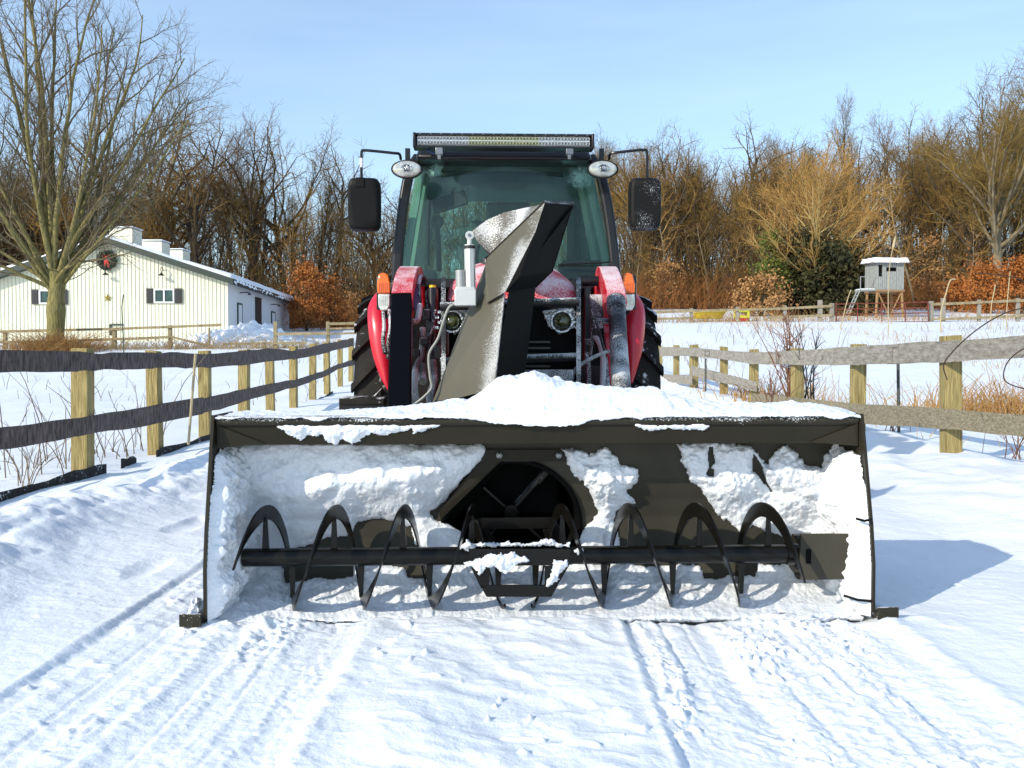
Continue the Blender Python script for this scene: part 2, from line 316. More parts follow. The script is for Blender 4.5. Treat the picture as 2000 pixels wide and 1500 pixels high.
def make_barn():
    Y0 = 55.0; root = empty('barn', (at(213, 700, Y0).x, Y0, 2.0)); R0 = root.location.copy()
    tag(root, 'long cream ribbed metal barn with snowy gable roof and wreath, behind the big bare maple', 'barn')
    def q(X, v, z): return Vector((X - 0.056 * v, Y0 + v, z)) - R0
    xr, xp = at(446, 700, Y0).x, at(213, 700, Y0).x; xl = 2 * xp - xr; ze, zp = at(446, 548, Y0).z, at(213, 472, Y0).z; zb = 1.2; LN = 19.5
    MB().prism([q(xl, 0, zb), q(xr, 0, zb), q(xr, 0, ze), q(xp, 0, zp), q(xl, 0, ze)], (-0.006, 0.1, 0)).build('front_wall', CREAM, root, smooth=False)
    # the ribs of the metal siding stay with the wall sheet
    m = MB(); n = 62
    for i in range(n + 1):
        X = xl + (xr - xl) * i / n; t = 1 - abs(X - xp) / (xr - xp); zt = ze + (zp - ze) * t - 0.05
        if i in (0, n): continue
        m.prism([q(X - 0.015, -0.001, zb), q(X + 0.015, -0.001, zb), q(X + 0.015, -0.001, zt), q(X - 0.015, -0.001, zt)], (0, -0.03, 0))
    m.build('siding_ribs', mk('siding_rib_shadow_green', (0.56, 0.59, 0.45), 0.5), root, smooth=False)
    sw = MB().prism([q(xr - 0.02, 0.1, zb), q(xr - 0.02, LN, zb), q(xr - 0.02, LN, ze), q(xr - 0.02, 0.1, ze)], (-0.1, 0, 0)).build('side_wall', WHITEW, root, smooth=False)
    MB().prism([q(xl + 0.02, 0.1, zb), q(xl + 0.02, LN, zb), q(xl + 0.02, LN, ze), q(xl + 0.02, 0.1, ze)], (0.1, 0, 0)).build('side_wall', WHITEW, root, smooth=False)
    MB().prism([q(xl, LN, zb), q(xr, LN, zb), q(xr, LN, ze), q(xp, LN, zp), q(xl, LN, ze)], (0, 0.1, 0)).build('rear_wall', WHITEW, root, smooth=False)
    # roof: dark metal sheets, snow lying on them
    sl = (zp - ze) / (xr - xp); oh = 0.45; rf = MB(); sn = MB()
    for s, xe in ((1, xr + oh), (-1, xl - oh)):
        zl = zp - abs(xe - xp) * sl
        rf.prism([q(xp, -0.58, zp - 0.14), q(xe, -0.58, zl - 0.14), q(xe, -0.58, zl + 0.22), q(xp, -0.58, zp + 0.22)], q(0, LN + 0.8, 0) - q(0, 0, 0))
    roof = rf.build('roof', GREENT, root, smooth=False)
    us = np.linspace(0, 1, 46); vs = np.linspace(-0.42, LN + 0.25, 90); UU, VV = np.meshgrid(us, vs)
    for s, xe in ((1, xr + oh), (-1, xl - oh)):
        jag = 0.16 * np.abs(fbm(VV * 1.6, VV * 0 + s, 3, 7)) + 0.05
        XX = xp + (xe - xp + s * (jag - 0.05)) * UU; ZZ = zp - np.abs(XX - xp) * sl + 0.225
        edge = np.minimum(sstep(0, 0.04, UU) + 1, 1) * sstep(1.0, 0.975, UU)
        TH = 0.16 + 0.10 * sstep(0.5, 0.95, UU) + 0.05 * fbm(XX * 0.8, VV * 0.7, 3, 3)
        ZZ2 = ZZ + TH * np.maximum(edge, 0) * sstep(-0.42, -0.2, VV) - 0.30 * (1 - edge) * (0.4 + np.abs(fbm(VV * 2.2, VV * 0, 3, 9)))
        P = np.stack([XX - 0.056 * VV - R0.x, Y0 + VV - R0.y, ZZ2 - R0.z], -1)
        grid_obj('roof_snow', P, SNOW, roof, flip=(s < 0))
    cup = 0
    for v, w, h in ((3.0, 1.45, 0.95), (8.6, 1.45, 0.85), (13.2, 1.55, 0.8)):
        c = MB().box(q(xp, v, zp + 0.25 + h / 2 - 0.35), (w, 1.5, h + 0.5)).build('roof_vent', CREAM, root, bevel=0.02)
        MB().box(q(xp, v, zp + 0.2 + h + 0.05), (w + 0.12, 1.62, 0.07)).build('vent_cap', SNOW, c, bevel=0.02)
    def win(px0, px1, py0, py1, name='window', pw=0.42):
        a, b = at(px0, py1, Y0 - 0.06), at(px1, py0, Y0 - 0.06); f = MB(); t = 0.09; a = a - R0; b = b - R0
        for x0, x1, z0, z1 in ((a.x, b.x, a.z, a.z + t), (a.x, b.x, b.z - t, b.z), (a.x, a.x + t, a.z + t, b.z - t), (b.x - t, b.x, a.z + t, b.z - t), ((a.x + b.x) / 2 - t / 2, (a.x + b.x) / 2 + t / 2, a.z + t, b.z - t)):
            f.box(((x0 + x1) / 2, a.y - 0.03, (z0 + z1) / 2), (x1 - x0, 0.1, z1 - z0))
        w = f.build(name, WFRAME, root, bevel=0.01)
        MB().box(((a.x + b.x) / 2, a.y + 0.015, (a.z + b.z) / 2), (b.x - a.x - t, 0.03, b.z - a.z - t)).build('pane', PANE, w, smooth=False)
        for sx, s in ((a.x, -1), (b.x, 1)):
            sh = MB().box((sx + s * (pw / 2 + 0.03), a.y - 0.02, (a.z + b.z) / 2), (pw, 0.05, b.z - a.z + 0.04))
            for k in range(9): sh.box((sx + s * (pw / 2 + 0.03), a.y - 0.055, a.z + 0.1 + (b.z - a.z - 0.2) * k / 8), (pw - 0.12, 0.02, 0.04))
            sh.build('shutter', SHUT, root, smooth=False)
    win(301, 341, 564, 592); win(77, 117, 566, 594)
    # little trap window low in the wall
    a, b = at(216, 655, Y0 - 0.05) - R0, at(240, 634, Y0 - 0.05) - R0
    f = MB().box(((a.x + b.x) / 2, a.y, b.z), (b.x - a.x, 0.08, 0.10)).box((a.x, a.y, (a.z + b.z) / 2), (0.1, 0.08, b.z - a.z))
    f.build('hatch_frame', GREENT, root, smooth=False)
    g = MB()
    for k in range(3): g.box((a.x + 0.30 + 0.16 * k, a.y - 0.01, a.z + 0.38), (0.13, 0.06, 0.14))
    g.build('hatch_panes', PANE, root, smooth=False)
    for px, py in ((206, 537), (315, 538)):
        p = at(px, py, Y0 - 0.35) - R0; l = MB().lathe([(0.03, 0.16), (0.06, 0.12), (0.20, 0.0), (0.17, 0.0)], p, (0, 0, 1), 14)
        l.tube(smooth_path([p + Vector((0, 0, 0.15)), p + Vector((0.0, -0.06, 0.42)), p + Vector((0, 0.12, 0.5)), p + Vector((0, 0.34, 0.32))], 5), 0.022, 6).build('barn_lamp', BLACK, root)
    p = at(210, 582, Y0 - 0.06) - R0; st = []
    for k in range(10):
        r = 0.26 if k % 2 == 0 else 0.10; st.append(p + Vector((r * math.sin(k * math.pi / 5), 0, r * math.cos(k * math.pi / 5))))
    m = MB(); m.add(st + [p + Vector((0, -0.1, 0)), p + Vector((0, 0.03, 0))], [(k, (k + 1) % 10, 10) for k in range(10)] + [((k + 1) % 10, k, 11) for k in range(10)]); m.build('wall_star', GOLD, root, smooth=False)
    # doors and brackets in the long side
    for v, zt, w, dark in ((2.9, 2.3, 0.95, 0), (8.2, 3.0, 1.5, 1), (13.2, 2.3, 1.1, 0)):
        m = MB(); X = xr + 0.012
        for v0, v1, z0, z1 in ((v - w / 2, v + w / 2, 2.0 + zt, 2.0 + zt + 0.1), (v - w / 2 - 0.1, v - w / 2, 1.6, 2.1 + zt), (v + w / 2, v + w / 2 + 0.1, 1.6, 2.1 + zt)):
            m.box(q(X, (v0 + v1) / 2, (z0 + z1) / 2), (0.09, v1 - v0, z1 - z0))
        d = m.build('side_door', BLACK if dark else GREENT, root, smooth=False)
        MB().box(q(X - 0.02, v, 1.8 + zt / 2), (0.05, w, zt + 0.4)).build('door_leaf_or_dark', BLACK if dark else WHITEW, d, smooth=False)  # black panel stands in for the shade inside the open middle doorway
    for v, z in ((3.0, 5.05), (12.5, 4.85)):
        p = q(xr, v, z); MB().tube([p, p + Vector((0.55, 0, 0.05)), p + Vector((0.62, 0, -0.05))], 0.035, 6).lathe([(0.13, 0), (0.05, 0.12)], p + Vector((0.6, 0, -0.12)), (0, 0, 1), 10).build('barn_lamp', BLACK, root)
    return root
make_barn()

def make_wreath():
    c = at(209, 508, 54.86); root = empty('wreath', c); tag(root, 'round evergreen wreath with red ribbon bow hanging high on the barn gable', 'wreath')
    rng = np.random.default_rng(4); m = MB()
    for i in range(700):
        a = rng.uniform(0, 2 * math.pi); r = 0.42 + rng.normal(0, 0.08); p = Vector((r * math.cos(a), rng.normal(-0.05, 0.05), r * math.sin(a)))
        d = Vector((rng.normal(), rng.normal() * 0.5, rng.normal())).normalized() * 0.14; w = d.cross(Vector((0, 1, 0.2))).normalized() * 0.03
        m.add([p - d, p + w, p + d, p - w], [(0, 1, 2, 3)])
    m.build('greenery', mk('wreath_green', (0.008, 0.022, 0.010), 0.7, var=0.5), root, smooth=False)
    red = mk('red_ribbon', (0.50, 0.03, 0.02), 0.45); b = MB()
    for s in (-1, 1):
        b.sweep(smooth_path([(0, -0.12, 0.17), (s * 0.12, -0.17, 0.30), (s * 0.22, -0.15, 0.22), (s * 0.12, -0.16, 0.10), (0, -0.12, 0.17)], 6), 0.10, 0.012, up=(0, 1, 0))
        b.sweep(smooth_path([(0, -0.12, 0.17), (s * 0.05, -0.16, -0.05), (s * 0.10 + 0.04, -0.14, -0.30), (s * 0.13, -0.13, -0.44)], 5), 0.02, 0.11, up=(0, 1, 0))
    b.box((0, -0.16, 0.17), (0.09, 0.06, 0.09)).build('bow', red, root, bevel=0.004)
make_wreath()

# ------------------------------------------------------------------ fences
def board(name, ctrl, Yof, mat, parent, th=0.03, seed=0, wav=1.0, inv=None):
    """one board: ctrl = (px, top, bottom) in the photo, laid out in depth by Yof(px)"""
    ctrl = sorted(ctrl); px = np.array([c[0] for c in ctrl], float); n = max(6, int(abs(px[-1] - px[0]) / 14)); xs = np.linspace(px[0], px[-1], n)
    yt = np.interp(xs, px, [c[1] for c in ctrl]); yb = np.interp(xs, px, [c[2] for c in ctrl])
    T = [at(x, a, Yof(x)) for x, a in zip(xs, yt)]; B = [at(x, a, Yof(x)) for x, a in zip(xs, yb)]
    t = np.linspace(0, 6, n); wv = 0.006 * wav * vnoise(t + seed * 3.3, t * 0 + 1, seed); wb = 0.006 * wav * vnoise(t * 1.3 + seed, t * 0 + 5, seed + 3)
    m = MB(); dy = Vector((0, th, 0)); off = parent.location
    vs = []
    for i in range(n):
        a = T[i] + Vector((0, 0, wv[i])) - off; b = B[i] + Vector((0, 0, wb[i])) - off
        vs += [b, a, a + dy, b + dy]
    fs = [(i * 4 + j, i * 4 + (j + 1) % 4, i * 4 + 4 + (j + 1) % 4, i * 4 + 4 + j) for i in range(n - 1) for j in range(4)] + [(3, 2, 1, 0), tuple(range(n * 4 - 4, n * 4))]
    m.add(vs, fs); return m.build(name, mat, parent, smooth=False)
def post(px, w, ytop, ybase, Y, mat, parent, lean=0.0, deep=0.35, rz=0.0, chip=0.0):
    a, b = at(px - w / 2, ytop, Y), at(px + w / 2, ytop, Y); base = at(px, ybase, Y).z - deep; cx = (a.x + b.x) / 2; W = b.x - a.x; D = max(W, 0.09); off = parent.location
    M = Matrix.Rotation(rz, 3, 'Z'); p = []
    for z, dx in ((base, 0), (a.z, lean)):
        for sx, sy in ((-1, -1), (1, -1), (1, 1), (-1, 1)):
            v = M @ Vector((sx * W / 2, sy * D / 2, 0)); p.append(Vector((cx + dx + v.x, Y + D / 2 + v.y, z + (chip * sx if z == a.z else 0))) - off)
    return MB().hexa(p).build('post', mat, parent, bevel=0.008)

def left_fence():
    Yf = lambda x: 6560.0 / (950 - x)
    root = empty('board_fence', (at(150, 935, Yf(150)).x, Yf(150), -0.14)); tag(root, 'fence along the left of the lane, blackened boards on pale posts', 'fence')
    ps = [(-370, 0, 686, 1050), (150, 33, 680, 938), (298, 24, 685, 890), (396, 21, 685, 858), (472, 19, 683, 832), (526, 16, 681, 812), (571, 14, 676, 801), (608, 13, 671, 790), (638, 11, 668, 775), (663, 10, 663, 764), (684, 9, 660, 755)]
    for i, (x, w, a, b) in enumerate(ps):
        if i == 0: w = 22
        post(x, w, a, b, Yf(x), WOODY, root, lean=0.02 * math.sin(i * 2.1), rz=0.1 * math.sin(i * 3.0), chip=0.008 * math.cos(i * 1.7))
    top = [(-370, 684, 742), (0, 686, 729), (150, 688, 724), (240, 690, 721), (298, 688, 718), (396, 691, 718), (472, 686, 713), (526, 680, 707), (571, 685, 702), (608, 678, 697), (638, 671, 689), (663, 666, 682), (690, 660, 675), (704, 655, 668)]
    low = [(-370, 905, 965), (0, 834, 877), (150, 819, 854), (298, 790, 828), (396, 777, 807), (472, 760, 787), (526, 750, 769), (571, 742, 758), (608, 732, 745), (638, 722, 734), (663, 710, 720), (690, 702, 714), (704, 696, 706)]
    for nm, C in (('top', top), ('low', low)):
        for k, (i, j) in enumerate(((0, 2), (2, 4), (4, 6), (6, 8), (8, 10), (10, 12))):
            seg = C[i:j + 1]
            board('rail', seg, lambda x, kk=k: Yf(x) * 0.966 - 0.002 * (kk % 2), RAILD, root, seed=k + (11 if nm == 'low' else 0), wav=2.2)
    for k, seg in enumerate(([(-370, 1080, 1130), (0, 962, 1000), (60, 946, 975)], [(62, 944, 975), (165, 916, 960), (205, 905, 940)], [(236, 897, 915), (264, 893, 910)], [(305, 878, 896), (335, 870, 890), (410, 850, 876)], [(610, 786, 802), (650, 764, 780)])):
        board('kickboard', seg, lambda x: Yf(x) * 0.97, KICK, root, th=0.035, seed=k + 31, wav=3)
left_fence()

def right_fence():
    Yf = lambda x: 6786.0 / (x - 1000)
    root = empty('board_fence', (at(1870, 905, Yf(1870)).x, Yf(1870), 0.0)); tag(root, 'grey weathered two board fence along the right side of the lane', 'fence')
    ps = [(2520, 62, 612, 1080), (2160, 40, 645, 965), (1870, 33, 655, 908), (1680, 25, 672, 882), (1562, 20, 680, 850), (1474, 16, 682, 820), (1416, 14, 677, 800), (1357, 14, 673, 782), (1322, 11, 674, 772), (1290, 9, 675, 765)]
    for i, (x, w, a, b) in enumerate(ps):
        post(x, w, a, b, Yf(x), WOODY, root, lean=-0.025 if i == 2 else 0.01 * math.sin(i * 2.7), rz=0.12 * math.sin(i * 2.0), chip=0.006 * math.cos(i * 2.7))
    top = [(2540, 604, 668), (2160, 640, 690), (2000, 655, 699), (1870, 664, 706), (1679, 676, 713), (1562, 684, 713), (1472, 688, 711), (1416, 685, 702), (1357, 679, 696), (1322, 678, 695), (1288, 678, 696)]
    low = [(2540, 856, 945), (2160, 822, 880), (2000, 810, 854), (1870, 800, 840), (1679, 789, 827), (1562, 777, 802), (1468, 768, 787)]
    for k, (a, b) in enumerate(((0, 1), (1, 3), (3, 4), (4, 6), (6, 8), (8, 10))):
        board('rail', top[a:b + 1], lambda x, kk=k: Yf(x) * 0.966 - 0.002 * (kk % 2), RAILG, root, seed=k + 51)
    for k, (a, b) in enumerate(((0, 1), (1, 3), (3, 6))):
        board('rail', low[a:b + 1], lambda x, kk=k: Yf(x) * 0.966 - 0.002 * (kk % 2), RAILM, root, seed=k + 61)
    board('rail', [(1478, 746, 766), (1416, 729, 749), (1350, 714, 733)], lambda x: Yf(x) * 0.966, RAILG, root, seed=71)
    board('rail', [(1352, 733, 752), (1322, 732, 749), (1288, 730, 748)], lambda x: Yf(x) * 0.964, RAILG, root, seed=72)
right_fence()

def far_fence(name, label, posts, rails, Y, mat, pmat=None, th=0.05, deep=0.3):
    root = empty(name, (at(posts[len(posts) // 2][0], posts[len(posts) // 2][2], Y)))
    tag(root, label, 'fence')
    for i, p in enumerate(posts): post(p[0], p[3] if len(p) > 3 else 7, p[1], p[2], Y, pmat or mat, root, rz=0.1 * math.sin(i * 3), deep=deep)
    for k, r in enumerate(rails): board('rail', r, lambda x: Y - 0.06, mat, root, th=th, seed=k + 80)
    return root
OLDW = mk('old_tan_timber', (0.19, 0.15, 0.08), 0.85, vs=4, bump=0.3, col2=(0.34, 0.28, 0.17))
far_fence('paddock_fence', 'far two rail timber paddock fence with a sagging rail below the cream barn', [(-110, 648, 680), (-50, 647, 680), (8, 645, 682), (118, 642, 682), (222, 640, 680), (331, 635, 680), (408, 640, 676, 3), (537, 628, 672)],
          [[(-110, 648, 653), (8, 645, 650), (118, 642, 648)], [(118, 642, 647), (222, 640, 645), (331, 636, 641)], [(331, 636, 641), (432, 632, 637)], [(-110, 667, 672), (118, 664, 669), (222, 660, 665), (331, 656, 661)], [(331, 655, 659), (405, 673, 678)], [(537, 650, 655), (596, 649, 655), (640, 648, 654)], [(435, 670, 674), (537, 668, 673), (600, 668, 672)]], 41.0, OLDW)
far_fence('paddock_fence', 'short timber fence with three rails between the snow mound and the tractor', [(640, 628, 664), (720, 626, 660), (800, 626, 660)],
          [[(640, 630, 635), (720, 628, 633), (800, 627, 632)], [(640, 640, 644), (720, 638, 642), (800, 637, 641)], [(640, 650, 654), (720, 648, 652)]], 46.0, OLDW)
far_fence('paddock_fence', 'distant grey rail fence running from the tractor to the rusty gate', [(1272, 606, 634), (1351, 602, 634, 6), (1441, 599, 632, 6), (1534, 597, 632, 6), (1603, 586, 632, 8), (1626, 592, 632, 7)],
          [[(1230, 609, 614), (1351, 605, 610), (1441, 603, 607)], [(1441, 603, 607), (1534, 600, 605), (1626, 595, 600)], [(1230, 622, 627), (1351, 619, 623)], [(1500, 618, 623), (1626, 613, 618)]], 52.0, OLDW, RAILG)
far_fence('paddock_fence', 'distant pale rail fence right of the rusty gate under the rust leaved bushes', [(1820, 588, 630, 8), (1844, 582, 630, 7), (1914, 585, 628, 6), (1990, 582, 626, 6), (2070, 580, 624, 6)],
          [[(1820, 592, 597), (1914, 588, 593), (2080, 580, 586)], [(1820, 622, 626), (1914, 618, 623), (2080, 610, 616)]], 52.0, OLDW, RAILG)

def gate():
    Y = 51.9; root = empty('tube_gate', at(1722, 632, Y)); tag(root, 'low rusty red tube gate in the far fence in front of the hunting blind', 'gate'); off = root.location
    rust = mk('rusty_red_tube', (0.16, 0.035, 0.02), 0.8, var=0.4); m = MB(); q = lambda x, y: at(x, y, Y) - off
    for y0, y1 in ((594, 590), (604, 601), (614, 611), (630, 628)): m.tube([q(1632, y0), q(1814, y1)], 0.035, 6)
    m.build('bars', rust, root)
    for x in (1633, 1675, 1722, 1768, 1813): MB().tube([q(x, 591), q(x, 632)], 0.035, 6).build('upright', rust, root)
gate()

# ------------------------------------------------------------------ hunting blind on stilts
def blind():
    Y = 60.0; root = empty('hunting_blind', at(1735, 614, Y)); off = root.location; tag(root, 'small grey timber hunting blind on stilts with snow on its roof', 'hunting blind')
    GR = mk('grey_barn_board', (0.20, 0.21, 0.20), 0.85, vs=5, grain=(6, 6, 0.8), bump=0.4, col2=(0.36, 0.37, 0.35)); TAN = mk('raw_stilt_timber', (0.28, 0.16, 0.07), 0.8)
    a, b = at(1712, 566, Y) - off, at(1766, 512, Y) - off; D = 1.9
    wallz0, wallz1 = a.z, b.z; x0, x1 = a.x, b.x
    m = MB()
    wx = [(1722, 1729, 517, 540), (1737, 1757, 522, 530)]
    # front wall as boards that leave the openings free
    n = 14
    ops = [((at(p[0], 0, Y) - off).x, (at(p[1], 0, Y) - off).x, (at(0, p[3], Y) - off).z, (at(0, p[2], Y) - off).z) for p in wx]
    cuts = sorted({x0, x1} | {x0 + (x1 - x0) * i / n for i in range(1, n)} | {o[0] for o in ops} | {o[1] for o in ops})
    for s, e in zip(cuts[:-1], cuts[1:]):
        if e - s < 0.01: continue
        c = (s + e) / 2; o = [k for k in ops if k[0] < c < k[1]]
        for z0, z1 in ([(wallz0, wallz1)] if not o else [(wallz0, o[0][2]), (o[0][3], wallz1)]):
            m.box((c, 0.02 + 0.006 * (int(s * 97) % 2), (z0 + z1) / 2), (e - s - 0.012, 0.04, z1 - z0))
    m.build('front_wall', GR, root, smooth=False)
    sl = MB()
    for i in range(10): sl.box((x0 + 0.02 - 0.003 * (i % 2), 0.05 + D * (i + 0.5) / 10, (wallz0 + wallz1) / 2), (0.04, D / 10 - 0.015, wallz1 - wallz0))
    sl.build('side_wall', GR, root, smooth=False)
    MB().box((x1 - 0.02, 0.05 + D / 2, (wallz0 + wallz1) / 2), (0.04, D, wallz1 - wallz0)).build('side_wall', GR, root, smooth=False)
    MB().box(((x0 + x1) / 2, D + 0.08, (wallz0 + wallz1) / 2), (x1 - x0, 0.04, wallz1 - wallz0)).build('rear_wall', GR, root, smooth=False)
    MB().box(((x0 + x1) / 2, D / 2, wallz0 - 0.06), (x1 - x0 + 0.1, D + 0.1, 0.1)).build('floor', TAN, root, smooth=False)
    rf = MB().box(((x0 + x1) / 2, D / 2, wallz1 + 0.06), (x1 - x0 + 0.5, D + 0.6, 0.1), Matrix.Rotation(0.06, 3, 'X')).build('roof', GR, root, smooth=False)
    xs = np.linspace(x0 - 0.27, x1 + 0.27, 40); ys = np.linspace(-0.32, D + 0.3, 30); XX, YY = np.meshgrid(xs, ys)
    e = np.minimum(np.minimum(XX - xs[0], xs[-1] - XX), np.minimum(YY - ys[0], ys[-1] - YY)); ZZ = wallz1 + 0.11 + (YY - D / 2) * 0.06 + 0.30 * sstep(0, 0.12, e) + 0.05 * fbm(XX * 2, YY * 2, 3, 2) - 0.06
    grid_obj('roof_snow', np.stack([XX, YY, ZZ], -1), SNOW, rf)
    for sx, sy, l in ((x0 + 0.1, 0.1, -0.1), (x1 - 0.1, 0.1, 0.12), (x0 + 0.1, D - 0.1, -0.1), (x1 - 0.1, D - 0.1, 0.1)):
        MB().tube([(sx, sy, wallz0 - 0.05), (sx + l, sy, -0.5)], 0.09, 6).build('stilt', TAN, root)
    for s in (1, -1):
        xa, xb = (x0 + 0.1, x1 - 0.2) if s > 0 else (x1 - 0.1, x0 + 0.2)
        MB().tube([(xa, 0.06, wallz0 - 0.1), ((xa + xb) / 2, 0.06, -0.05)], 0.05, 6).build('brace', TAN, root)
    lx = (at(1680, 566, Y) - off).x
    MB().box(((lx + x0) / 2 - 0.02, 0.5, wallz0 - 0.02), (x0 - lx - 0.05, 1.0, 0.08)).build('landing', GR, root, smooth=False)
    MB().box(((lx + x0) / 2 - 0.02, 0.5, wallz0 + 0.055), (x0 - lx - 0.1, 0.95, 0.06)).build('landing_snow', SNOW, root, bevel=0.02)
    r = MB()
    for x in (lx + 0.04, (lx + x0) / 2): r.tube([(x, 0.05, wallz0 + 0.02), (x, 0.05, wallz0 + 0.85)], 0.03, 5)
    r.tube([(lx, 0.05, wallz0 + 0.85), (x0, 0.05, wallz0 + 0.85)], 0.03, 5).build('railing', GR, root)
    ld = MB(); A, B = Vector((lx + 0.05, 0.1, wallz0)), Vector((lx - 0.8, 0.1, -0.3))
    for yy in (0, 0.55): ld.tube([A + Vector((0, yy, 0)), B + Vector((0, yy, 0))], 0.04, 5)
    for k in range(8):
        p = A.lerp(B, (k + 0.5) / 8); ld.tube([p, p + Vector((0, 0.55, 0))], 0.03, 5)
    ld.build('ladder', GR, root)
blind()

def yellow_things():
    Y = 54.0; root = empty('boat', at(1385, 628, Y)); off = root.location; tag(root, 'small yellow boat hull lying on the snow behind the far grey rail fence', 'boat')
    yel = mk('yellow_hull_plastic', (0.62, 0.44, 0.02), 0.4); q = lambda x, y, d=0: at(x, y, Y + d) - off
    secs = []
    for t in np.linspace(0, 1, 9):
        x = 1352 + t * 64; w = 0.5 * math.sin(math.pi * min(1, 0.25 + t * 0.75)) ** 0.5; top = q(x + 2, 611 - 2.5 * t); bot = q(1357 + t * 52, 623)
        secs.append([Vector((top.x, -w, top.z)), Vector((bot.x, -w * 0.55, bot.z)), Vector((bot.x, w * 0.55, bot.z)), Vector((top.x, w, top.z)), Vector((top.x, w * 0.9, top.z - 0.02)), Vector((bot.x, w * 0.4, bot.z + 0.08)), Vector((bot.x, -w * 0.4, bot.z + 0.08)), Vector((top.x, -w * 0.9, top.z - 0.02))])
    m = MB(); k = 8; m.add([v for s in secs for v in s], [(i * k + j, i * k + (j + 1) % k, (i + 1) * k + (j + 1) % k, (i + 1) * k + j) for i in range(8) for j in range(k)] + [tuple(range(k)), tuple(range(64, 72))])
    m.build('hull', yel, root)
    MB().tube([s[0] for s in secs], 0.03, 5).tube([s[3] for s in secs], 0.03, 5).build('gunwale', mk('yellow_rim', (0.7, 0.5, 0.05), 0.4), root)
    root = empty('toy_car', at(1459, 632, 53.0)); off = root.location; tag(root, 'red toy car with a yellow roof parked beside the far grey fence', 'toy car')
    Y = 53.0; red = mk('toy_red_plastic', (0.55, 0.03, 0.03), 0.4); ly = mk('toy_yellow_plastic', (0.60, 0.60, 0.05), 0.45)
    a, b = q(1445, 630, -1), q(1474, 604, -1); w = b.x - a.x; h = b.z - a.z; cx = (a.x + b.x) / 2
    MB().box((cx, 0.3, a.z + h * 0.22), (w * 0.92, 0.85, h * 0.34)).build('body', red, root, bevel=0.06)
    MB().box((cx, 0.3, a.z + h * 0.92), (w * 0.95, 0.8, h * 0.16)).build('roof', ly, root, bevel=0.05)
    for sx in (-1, 1):
        for sy in (-1, 1): MB().box((cx + sx * w * 0.38, 0.3 + sy * 0.33, a.z + h * 0.62), (w * 0.16, 0.1, h * 0.5)).build('pillar', ly, root, bevel=0.02)
    MB().box((cx, 0.0, a.z + h * 0.5), (w * 0.6, 0.05, h * 0.2)).build('dashboard', ly, root, bevel=0.01)
    for sx in (-1, 1):
        for sy in (-1, 1): MB().lathe([(0.05, -0.05), (0.12, -0.05), (0.12, 0.05), (0.05, 0.05)], (cx + sx * w * 0.4, 0.3 + sy * 0.28, a.z + 0.08), (1, 0, 0), 14).build('wheel', BLACK, root)
yellow_things()

# ------------------------------------------------------------------ ploughed heap by the barn, stakes, posts
def snow_mound():
    c = (at(470, 690, 47).x, 47.0); xs = np.linspace(-3.6, 4.6, 110); ys = np.linspace(-2.2, 2.6, 60); XX, YY = np.meshgrid(xs, ys)
    e = np.clip(1 - ((XX - 0.5) / 4.0) ** 2 * 0.9 - (YY / 2.2) ** 2, 0, 1) ** 0.6
    prof = np.interp(XX, [-3.6, -2.6, -1, 0.6, 1.6, 2.4, 4.6], [0.2, 0.8, 1.1, 1.45, 1.35, 0.8, 0.3])
    H = 0.82 * e * prof * (0.85 + 0.5 * np.abs(fbm(XX * 1.4, YY * 1.4, 4, 3))) + e * 0.18 * fbm(XX * 5, YY * 5, 3, 9) - 0.05
    root_z = gzf(*c); base = gz(XX + c[0], YY + c[1]) - root_z
    o = grid_obj('snow_mound', np.stack([XX, YY, base + H], -1), SNOW); o.location = (c[0], c[1], root_z); tag(o, 'heap of lumpy ploughed snow beside the right corner of the barn', 'snow heap')
snow_mound()
def stake(pts, r, label, mat, name='stake', grp=None):
    P = [at(*p) for p in pts]; b = P[0].copy(); o = MB().tube([p - b for p in P], r, 6).build(name, mat); o.location = b; tag(o, label, 'stake', grp)
STK = mk('steel_stake', (0.05, 0.055, 0.045), 0.6); PALE = mk('pale_cane', (0.42, 0.34, 0.20), 0.8)
stake([(1756, 884, 9.6), (1754, 706, 9.6)], 0.016, 'thin dark steel stake standing behind the right fence, nearest the blower', STK)
stake([(1378, 775, 16.5), (1378, 700, 16.5)], 0.018, 'thin grey stake far along the right fence near the tractor', STK)
stake([(368, 868, 9.9), (382, 690, 9.9)], 0.014, 'thin leaning pale cane behind the second and third left fence posts', PALE)
stake([(242, 690, 36), (238, 600, 36), (241, 575, 36)], 0.022, 'tall thin dark sapling stem standing before the barn wall', STK)
